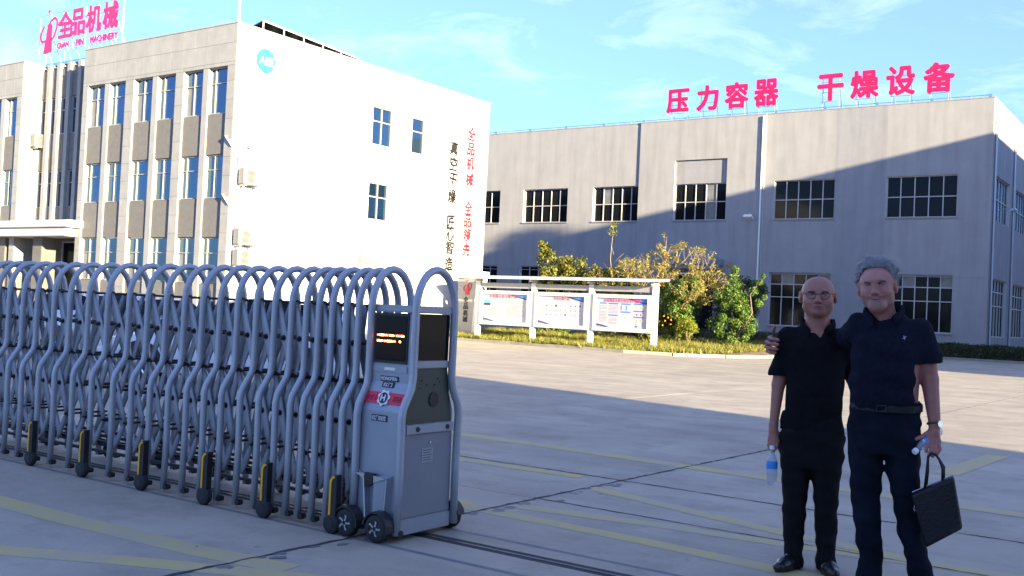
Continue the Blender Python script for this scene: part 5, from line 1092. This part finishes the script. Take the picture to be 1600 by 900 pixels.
# trousers
f = Field((-.30, -.20, -.01), (.32, .26, .98), .006)
f.loft([(.62, .004, .015, .150, .10), (.70, .004, .015, .185, .115), (.80, .004, .015, .192, .118), (.90, .002, .02, .176, .112), (.94, .002, .02, .168, .108)], .0, p=2.4)
f.loft([(.012, -.077, .045, .062, .070), (.10, -.076, .04, .056, .062), (.22, -.082, .035, .064, .068), (.37, -.083, .015, .071, .075), (.55, -.084, .01, .081, .085), (.66, -.088, .012, .092, .095), (.76, -.085, .015, .085, .095)], .035, p=2.2)
f.loft([(.012, .116, .045, .060, .070), (.10, .108, .04, .055, .062), (.22, .106, .035, .062, .068), (.37, .100, .015, .068, .075), (.55, .094, .01, .080, .085), (.66, .095, .012, .092, .095), (.76, .09, .015, .085, .095)], .035, p=2.2)
wrinkle(f, .0022, None, 5); f.noise(.005, [(14, 8, 48, 0, .5), (-18, 5, 61, 2, .4)], ((-.3, -.2, .0), (.3, .2, .22)))
V, F_ = f.mesh(); link('trousers', np_mesh(V, F_, MT['trousk']), m1)
def shoe(parent, x, y, ang, s=1.0):
    f = Field((-.08, -.22, -.005), (.08, .14, .14), .0045)
    f.cap((0, .07, .045), (0, -.05, .038), .040, .043, .0, sq=(1, 1, 1.0)).cap((0, -.05, .036), (.004, -.13, .030), .043, .034, .03, sq=(1, 1, 1.15)).cap((0, .06, .06), (0, .02, .11), .040, .036, .03); f.plane((0, 0, -1), (0, 0, .004), ((-.1, -.25, -.01), (.1, .15, .03)))
    V, F_ = f.mesh(); o = link('shoe', np_mesh(V * s, F_, MT['shoe']), parent, (x, y, 0), (0, 0, ang))
    mb = MB(); N_ = 22; mb.prism([(.047 * math.cos(a) * (1 if math.sin(a) > 0 else .92), -.03 + (.115 if math.sin(a) < 0 else .115) * math.sin(a) - .0) for a in np.linspace(0, 2 * math.pi, N_ + 1)[:-1]], lambda u, t, z: (u * s, (z - .005) * s, t), .0, .012); link('sole', mesh(mb.v, mb.f, MT['rubber']), o); return o
shoe(m1, -.098, .0, R(-28), 1.0); shoe(m1, .125, -.0, R(12), 1.0)
# glasses and eyes
def eyes(parent, T, iris=True, open_=.0):
    for x in (-1, 1):
        c = T(x * .032, -.0752, .0070); b = MB(); b.lathe([(0, -.0095), (.006, -.0085), (.0098, -.003), (.0098, .003), (0, .0095)], tuple(c), 'y', 12); link('eye', mesh(b.v, b.f, MT['eyew'], smooth=True), parent)
        b = MB(); b.cyl((c[0], c[1] - .0092, c[2]), (0, 1, 0), .0052, .002, 12); link('iris', mesh(b.v, b.f, MT['iris']), parent)
eyes(m1, T1)
mb = MB(); cL, cR = T1(-.034, -.097, .003), T1(.034, -.097, .003)
for c in (cL, cR): mb.tube([(c[0] + .0255 * math.cos(a), c[1] + .004 * math.cos(a) ** 2, c[2] + .0225 * math.sin(a)) for a in np.linspace(0, 2 * math.pi, 25)[:-1]], .0019, 6, closed=True)
mb.tube([(cL[0] + .025, cL[1], cL[2] + .006), (0.006, cL[1] - .004, cL[2] + .010), (cR[0] - .025, cR[1], cR[2] + .006)], .0018, 6)
for c, s_ in ((cL, -1), (cR, 1)): e = T1(s_ * .086, .012, .010); mb.tube([(c[0] + s_ * .025, c[1] + .003, c[2] + .008), (c[0] + s_ * .045, c[1] + .02, c[2] + .010), (e[0], e[1], e[2])], .0018, 6)
mb.build('glasses', MT['glassf'], m1, local=True, smooth=True)
# thin shaved hair at the sides
# bottle in his hand
def bottle(name, label, base, axis, L_=.225, r_=.032):
    root = empty(name, base, label, 'bottle', 'plastic water bottles'); a = Vector(axis).normalized(); q = a.to_track_quat('Z', 'Y').to_matrix()
    def tr(mb): mb.v = [tuple(q @ Vector(p)) for p in mb.v]; return mb
    link('bottle_body', (lambda b: mesh(b.v, b.f, MT['pet'], smooth=True))(tr(MB().lathe([(0, .002), (r_ * .8, .0), (r_, .012), (r_ * .93, .03), (r_, .05), (r_, .07), (r_, .13), (r_ * .95, .145), (r_ * .7, .17), (.014, .19), (.0135, L_ - .018)], n=18))), root)
    link('label', (lambda b: mesh(b.v, b.f, MT['label'], smooth=True))(tr(MB().lathe([(r_ + .001, .098), (r_ + .001, .130), (r_ * .97, .140)], n=18))), root)
    link('cap', (lambda b: mesh(b.v, b.f, MT['capw'], smooth=False))(tr(MB().lathe([(.0, L_), (.015, L_), (.016, L_ - .004), (.016, L_ - .022), (.0, L_ - .022)], n=16))), root); return root
bottle('water_bottle', 'clear water bottle with a blue label hanging from the bald man\'s hand', l1_to_w((-.218, -.05, .500)), R1 * -.02 + Vector((0, 0, 1)), .235)

# ================= man 2
m2 = empty('person', P2_, 'grey-haired bearded man in a navy polo shirt and dark jeans holding a briefcase', 'person', G2, A2)
hl = lambda p: np.array(l1_to_l2(p))      # a point near man 1, in man 2's own frame
f = Field((-.88, -.26, -.02), (.30, .36, 1.92), .0052)
HC = (-.140, -.005, 1.700)
T2 = head(f, HC, 1.12, R(-7), kind=1, yaw=R(-6), wx=1.0)
f.cap((-.125, .035, 1.64), (-.095, .05, 1.50), .064, .074, .03)
f.loft([(.90, -.072, .02, .16, .11), (1.05, -.07, .02, .165, .12), (1.25, -.07, .02, .17, .12), (1.42, -.068, .03, .165, .11), (1.50, -.07, .04, .11, .08)], .03)
f.cap((-.19, .04, 1.455), (.085, .04, 1.45), .048, .050, .03)
# his left arm hangs with bag and bottle
f.cap((.105, .03, 1.45), (.150, .03, 1.20), .055, .046, .02).cap((.150, .03, 1.20), (.182, -.02, .965), .047, .031, .01)
W2 = (.182, -.022, .955)
hand(f, W2, (.175, -.04, .88), [[(.205, -.038, .87), (.212, -.062, .835), (.196, -.076, .806)], [(.187, -.048, .862), (.190, -.074, .826), (.176, -.082, .797)], [(.168, -.052, .860), (.168, -.078, .828), (.158, -.082, .802)], [(.150, -.050, .868), (.146, -.074, .842), (.142, -.078, .820)]],
     [(.138, -.038, .905), (.112, -.062, .890), (.090, -.072, .880)], pr=.014, fs=1.12)
# his right arm lies round the other man's shoulders
sh = np.array((-.225, .05, 1.46)); el = hl((.13, .20, 1.35)); wr2 = hl((-.17, .12, 1.35))
f.cap(sh, el, .050, .044, .02).cap(el, wr2, .044, .031, .01)
K_ = [hl(p) for p in ((-.250, .040, 1.388), (-.262, .034, 1.362), (-.266, .032, 1.334), (-.262, .036, 1.306))]
Q_ = [hl(p) for p in ((-.268, -.020, 1.382), (-.282, -.026, 1.354), (-.285, -.026, 1.325), (-.278, -.018, 1.300))]; Z_ = [hl(p) for p in ((-.246, -.058, 1.374), (-.256, -.066, 1.345), (-.260, -.064, 1.317), (-.258, -.054, 1.293))]; Y_ = [hl(p) for p in ((-.212, -.070, 1.370), (-.216, -.078, 1.342), (-.220, -.075, 1.315), (-.228, -.066, 1.292))]
hand(f, wr2, hl((-.235, .075, 1.35)), [list(q) for q in zip(K_, Q_, Z_, Y_)], [hl((-.240, .045, 1.405)), hl((-.248, -.005, 1.425)), hl((-.236, -.030, 1.450))], pr=.016, fs=1.22)
for a_, b_, c_ in (((-.155, .02, .90), (-.157, .01, .48), (-.120, .04, .08)), ((.012, .02, .90), (.063, .01, .49), (.138, .045, .08))): f.cap(a_, b_, .070, .048, .02).cap(b_, c_, .046, .034, .01)
V, F_ = f.mesh(); me = np_mesh(V, F_, MT['skin'])
def col2(V):  # crease shade of mouth, smile lines and nostrils is put into the colour
    C_ = np.tile(np.array([.33, .13, .097]), (len(V), 1))
    rg = np.random.default_rng(3); nz = (np.sin(V[:, 0] * 310 + V[:, 2] * 190) * np.sin(V[:, 1] * 270 - V[:, 2] * 330) * .5 + .5)
    def spot(c, r, col, w_=1., spk=0.):
        nonlocal C_; q = (((V - np.array(c)) / np.array(r)) ** 2).sum(1); a = (np.clip(1.3 - q, 0, 1) * w_ * (1 - spk * nz))[:, None]; C_ = C_ * (1 - a) + np.array(col) * a
    for x in (-1, 1): spot(T2(x * .046, -.07, -.025), (.03, .035, .026), (.48, .19, .15), .45); spot(T2(x * .05, -.05, -.085), (.034, .05, .036), (.30, .24, .22), .4, .4)
    spot(T2(0, -.07, .06), (.07, .07, .04), (.58, .27, .23), .4); spot(T2(0, -.10, -.03), (.018, .02, .018), (.50, .20, .16), .5)
    spot(T2(0, -.085, -.100), (.040, .05, .032), (.25, .155, .13), .6, .6); spot(T2(0, -.092, -.051), (.036, .02, .0095), (.20, .125, .105), .65, .5)
    spot(T2(0, -.092, -.068), (.026, .02, .0075), (.26, .09, .08)); spot(T2(0, -.099, -.0665), (.030, .02, .0042), (.045, .015, .015))
    for x in (-1, 1): spot(T2(x * .036, -.085, -.046), (.006, .02, .022), (.20, .09, .08), .6)
    spot(T2(0, -.085, .070), (.05, .03, .0022), (.30, .14, .12), .5)
    for x in (-1, 1): spot(T2(x * .034, -.09, .0245), (.025, .02, .006), (.13, .10, .10), .85); spot(T2(x * .032, -.087, .008), (.018, .018, .0042), (.035, .015, .015), 1.); spot(T2(x * .007, -.104, -.041), (.004, .01, .003), (.12, .04, .03), .8); spot(T2(x * .033, -.085, -.008), (.018, .015, .004), (.30, .14, .12), .6)
    return C_
paint(me, V, col2); link('body', me, m2); eyes(m2, T2)
# hair: swept-back wavy mass made of overlapping locks
f = Field((-.30, -.16, 1.60), (.03, .18, 1.93), .0042); cc = np.array(HC)
tp = lambda x, y, z: T2(x, y, z)
f.ell(tp(0, .030, .044), (.089, .108, .094), .0)
f.ell(tp(0, -.110, -.022), (.086, .086, .094), .008, 'sub', rot=('Y', R(-7))); f.ell(tp(0, -.125, .040), (.070, .062, .034), .01, 'sub', rot=('Y', R(-7)))
f.ell(tp(0, .03, -.095), (.12, .13, .065), .01, 'sub')
for x in (-1, 1): f.ell(tp(x * .094, -.02, -.02), (.020, .03, .032), .006, 'sub')
rg = np.random.default_rng(11)
V, F_ = f.mesh(); hr = link('hair', np_mesh(V, F_, MT['greyhair']), m2)
def strands(n):
    v = []; ff = []; cen = np.array([0, .030, .046])
    while n > 0:
        d = rg.normal(0, 1, 3); d /= np.linalg.norm(d)
        hairline = .30 if d[1] < -.55 else (.02 if d[1] < -.2 else -.55)
        if d[2] < hairline or (d[1] < -.2 and abs(d[0]) < .62 and d[2] < .52): continue
        n -= 1; p = cen + d * np.array([.088, .106, .092]); wave = rg.uniform(0, 6.28)
        g = np.array([d[0] * .9 - .25, .9 + rg.normal(0, .15), .25 - .5 * (d[1] > .2)]) if d[2] > .1 else np.array([d[0] * .5, .8, -.5]); g = g - d * (g @ d) * .97; g = g / np.linalg.norm(g) + rg.normal(0, .10, 3) + .30 * np.array([math.sin(d[2] * 9 + d[1] * 5), .3 * math.sin(d[0] * 11), math.sin(d[0] * 8 + d[1] * 7)]); lift = .004 + .011 * (.5 + .5 * math.sin(d[0] * 13 + d[1] * 9 + 2 * math.sin(d[2] * 8))) * (d[2] > .15)
        Lh = rg.uniform(.028, .056); side = np.cross(g, d); side /= np.linalg.norm(side) + 1e-6; w_ = rg.uniform(.0007, .0013); q = p.copy(); i0 = len(v)
        for k in range(5):
            t = k / 4; c = q + side * .004 * math.sin(wave + 7 * t) + d * lift * math.sin(math.pi * t * .85); ww = w_ * (1 - .6 * t)
            v += [tp(*(c - side * ww)), tp(*(c + side * ww)), tp(*(c + d * ww * 1.4))]; q = q + g * Lh / 4 - (0, 0, .0012 * k)
        for k in range(4):
            for e in range(3): ff.append((i0 + 3 * k + e, i0 + 3 * k + (e + 1) % 3, i0 + 3 * k + 3 + (e + 1) % 3, i0 + 3 * k + 3 + e))
    o = link('hair_strands', mesh(v, ff, MT['greyhair']), hr); o['kind'] = 'stuff'
strands(6500)
# polo shirt
f = Field((-.78, -.24, 1.00), (.26, .34, 1.64), .0058)
f.loft([(1.02, -.070, .02, .182, .128), (1.08, -.071, .012, .190, .140), (1.18, -.074, .008, .190, .142), (1.30, -.070, .015, .190, .138), (1.40, -.068, .025, .196, .128), (1.47, -.068, .038, .170, .100), (1.52, -.075, .045, .118, .085), (1.555, -.085, .045, .088, .075)], .0, p=2.4)
f.cap((.085, .035, 1.455), (.142, .03, 1.31), .076, .068, .03).cap((.142, .03, 1.31), (.156, .03, 1.22), .069, .070, .01)
f.plane((.12, 0, -1), (.15, .03, 1.288), ((.075, -.08, 1.08), (.26, .15, 1.36)))
f.cap(sh + np.array((.05, -.01, -.01)), sh, .074, .076, .03).cap(sh, sh + (el - sh) * .97, .076, .062, .03)
f.cap((-.122, -.066, 1.505), (-.120, -.035, 1.61), .020, .076, .005, 'sub'); f.cap((-.095, .03, 1.53), (-.12, .03, 1.70), .068, .078, .006, 'sub')
wrinkle(f, .0024, None, 9); f.noise(.004, [(15, 0, 30, 0, .5), (-10, 0, 38, 1, .5)], ((-.3, -.2, 1.0), (.2, .2, 1.2)))
V, F_ = f.mesh(); s2 = link('shirt', np_mesh(V, F_, MT['shirtn']), m2)
collar(s2, MT['shirtn'], (-.102, .04), .094, .086, 1.595, 1.515, 0, .010)
em = text_mesh('x', .017, .018, .002, .01, 'paper'); link('chest_emblem', em, m2, (.012, -.112, 1.425), (R(-8), R(20), 0))
# belt, jeans
f = Field((-.34, -.22, -.01), (.28, .28, 1.14), .006)
f.loft([(.78, -.070, .015, .155, .11), (.86, -.072, .015, .188, .122), (.96, -.073, .015, .191, .126), (1.04, -.070, .018, .182, .124), (1.075, -.070, .02, .178, .120)], .0, p=2.4)
f.loft([(.012, -.125, .06, .066, .082), (.08, -.122, .05, .068, .075), (.19, -.113, .04, .060, .068), (.32, -.135, .03, .068, .075), (.46, -.155, .01, .073, .080), (.62, -.160, .01, .083, .090), (.76, -.165, .012, .090, .10), (.90, -.16, .015, .09, .10)], .03, p=2.2)
f.loft([(.012, .150, .06, .070, .082), (.08, .142, .05, .070, .075), (.21, .124, .04, .066, .070), (.34, .085, .03, .068, .075), (.49, .063, .01, .068, .080), (.64, .040, .01, .083, .090), (.76, .026, .012, .092, .10), (.90, .018, .015, .092, .10)], .03, p=2.2)
wrinkle(f, .0026, None, 13); f.noise(.006, [(14, 8, 52, 0, .5), (-18, 5, 67, 2, .4)], ((-.3, -.2, .0), (.3, .2, .28))); f.noise(.004, [(10, 8, 60, 0, .5), (-20, 5, 45, 2, .4)], ((-.3, -.2, .38), (.3, .2, .56)))
V, F_ = f.mesh(); link('trousers', np_mesh(V, F_, MT['jeans']), m2)
mb = MB(); N_ = 40; v = []; ff = []
for i in range(N_):
    a = 2 * math.pi * i / N_; c_, s_ = math.cos(a), math.sin(a); q = (abs(c_) ** 2.4 + abs(s_) ** 2.4) ** (-1 / 2.4)
    for (dz, gr) in ((-.018, .004), (-.018, .010), (.018, .009), (.018, .003)): v.append((-.070 + (.182 + gr) * c_ * q, .018 + (.124 + gr) * s_ * q, 1.045 + dz - .012 * max(0, -s_)))
for i in range(N_): ff += [(i * 4 + k, ((i + 1) % N_) * 4 + k, ((i + 1) % N_) * 4 + (k + 1) % 4, i * 4 + (k + 1) % 4) for k in range(4)]
bo = link('belt', mesh(v, ff, MT['leather'], smooth=False), m2)
MB().tube([(-.115, -.128, 1.018), (-.068, -.128, 1.018), (-.068, -.128, 1.050), (-.115, -.128, 1.050)], .0032, 6, closed=True).build('buckle', MT['black'], bo, local=True)
shoe(m2, -.125, .0, R(-12), 1.06); shoe(m2, .150, .0, R(14), 1.06)
# wrist watch
mb = MB(); a_ = Vector((.182, -.022, .955)) - Vector((.150, .03, 1.20)); ax_ = a_.normalized(); c_ = Vector((.1805, -.018, .968)); x_ = ax_.orthogonal().normalized(); y_ = ax_.cross(x_)
mb.tube([c_ + (x_ * math.cos(t) + y_ * math.sin(t)) * .034 for t in np.linspace(0, 2 * math.pi, 21)[:-1]], .007, 6, closed=True); wt = mb.build('watch_strap', MT['strap'], m2, local=True, smooth=True)
MB().cyl(c_ + Vector((.026, -.024, 0)), (.75, -.65, .1), .018, .010, 16).build('watch_case', MT['watch'], wt, local=True)
# bottle gripped in the same hand, neck pointing down to the left
b0, b1 = l2_to_w((.205, .045, .93)), l2_to_w((.080, -.105, .808)); bottle('water_bottle', 'clear water bottle with a white cap held sideways in the grey-haired man\'s hand', b0, b1 - b0, .225)
# briefcase
bg_ = empty('briefcase', l2_to_w((.21, -.07, .5)), 'flat black leather briefcase hanging tilted from the grey-haired man\'s hand', 'briefcase')
TL, TR_, BR, BL = (.072, .590), (.283, .708), (.335, .436), (.158, .312)
def rr(p, q, t): return (p[0] + (q[0] - p[0]) * t, p[1] + (q[1] - p[1]) * t)
pts = []
for A_, B_, C_ in ((TL, TR_, BR), (TR_, BR, BL), (BR, BL, TL), (BL, TL, TR_)): 
    for t in (0, .5, 1): p, q = rr(B_, A_, .06 * (1 - t)), rr(B_, C_, .06 * t); pts.append(((p[0] + q[0]) / 2 if t == .5 else (p if t == 0 else q)[0], (p[1] + q[1]) / 2 if t == .5 else (p if t == 0 else q)[1]))
cx_, cz_ = sum(p[0] for p in pts) / 12, sum(p[1] for p in pts) / 12; v = []; n = len(pts)
lay = [(-.150, .80), (-.152, .90), (-.143, .97), (-.125, 1.0), (-.065, 1.0), (-.048, .97), (-.040, .90), (-.042, .80)]
for y, s_ in lay: v += [tuple(l2_to_w((cx_ + (p[0] - cx_) * s_, y, cz_ + (p[1] - cz_) * s_)) - bg_.location) for p in pts]
ff = [(k * n + i, k * n + (i + 1) % n, (k + 1) * n + (i + 1) % n, (k + 1) * n + i) for k in range(len(lay) - 1) for i in range(n)] + [tuple(range(n)), tuple((len(lay) - 1) * n + i for i in range(n))]
o = link('bag_body', mesh(v, ff, MT['leather']), bg_); autosmooth(o, 50)
g_ = (.170, -.072, .812)
for yy, e0, e1 in ((-.112, (.142, .645), (.228, .690)), (-.075, (.150, .650), (.236, .694))):
    mb = MB(); P_ = [(e0[0], yy, e0[1] - .02), (e0[0] + .006, yy, e0[1] + .06), (g_[0] - .016, yy + .015, g_[2] - .02), (g_[0] - .004, (yy + g_[1]) / 2, g_[2]), (g_[0] + .020, (yy + g_[1]) / 2, g_[2] - .003), (g_[0] + .040, yy + .01, g_[2] - .03), (e1[0] - .002, yy, e1[1] + .05), (e1[0], yy, e1[1] - .02)]
    mb.tube([tuple(l2_to_w(p)) for p in P_], .0065, 8); mb.build('handle', MT['leather'], bg_, smooth=True)
mb = MB(); mb.tube([tuple(l2_to_w(p)) for p in ((.088, -.125, .570), (.094, -.137, .545), (.092, -.137, .51), (.100, -.137, .50), (.104, -.137, .53), (.098, -.137, .555))], .0022, 6); mb.build('zip_ring', MT['chrome'], bg_, smooth=True)
mb = MB(); mb.tube([tuple(l2_to_w((TL[0] + (TR_[0] - TL[0]) * t, -.095, TL[1] + (TR_[1] - TL[1]) * t + .001))) for t in (.04, .5, .96)], .003, 5); mb.build('zip', MT['steel'], bg_)
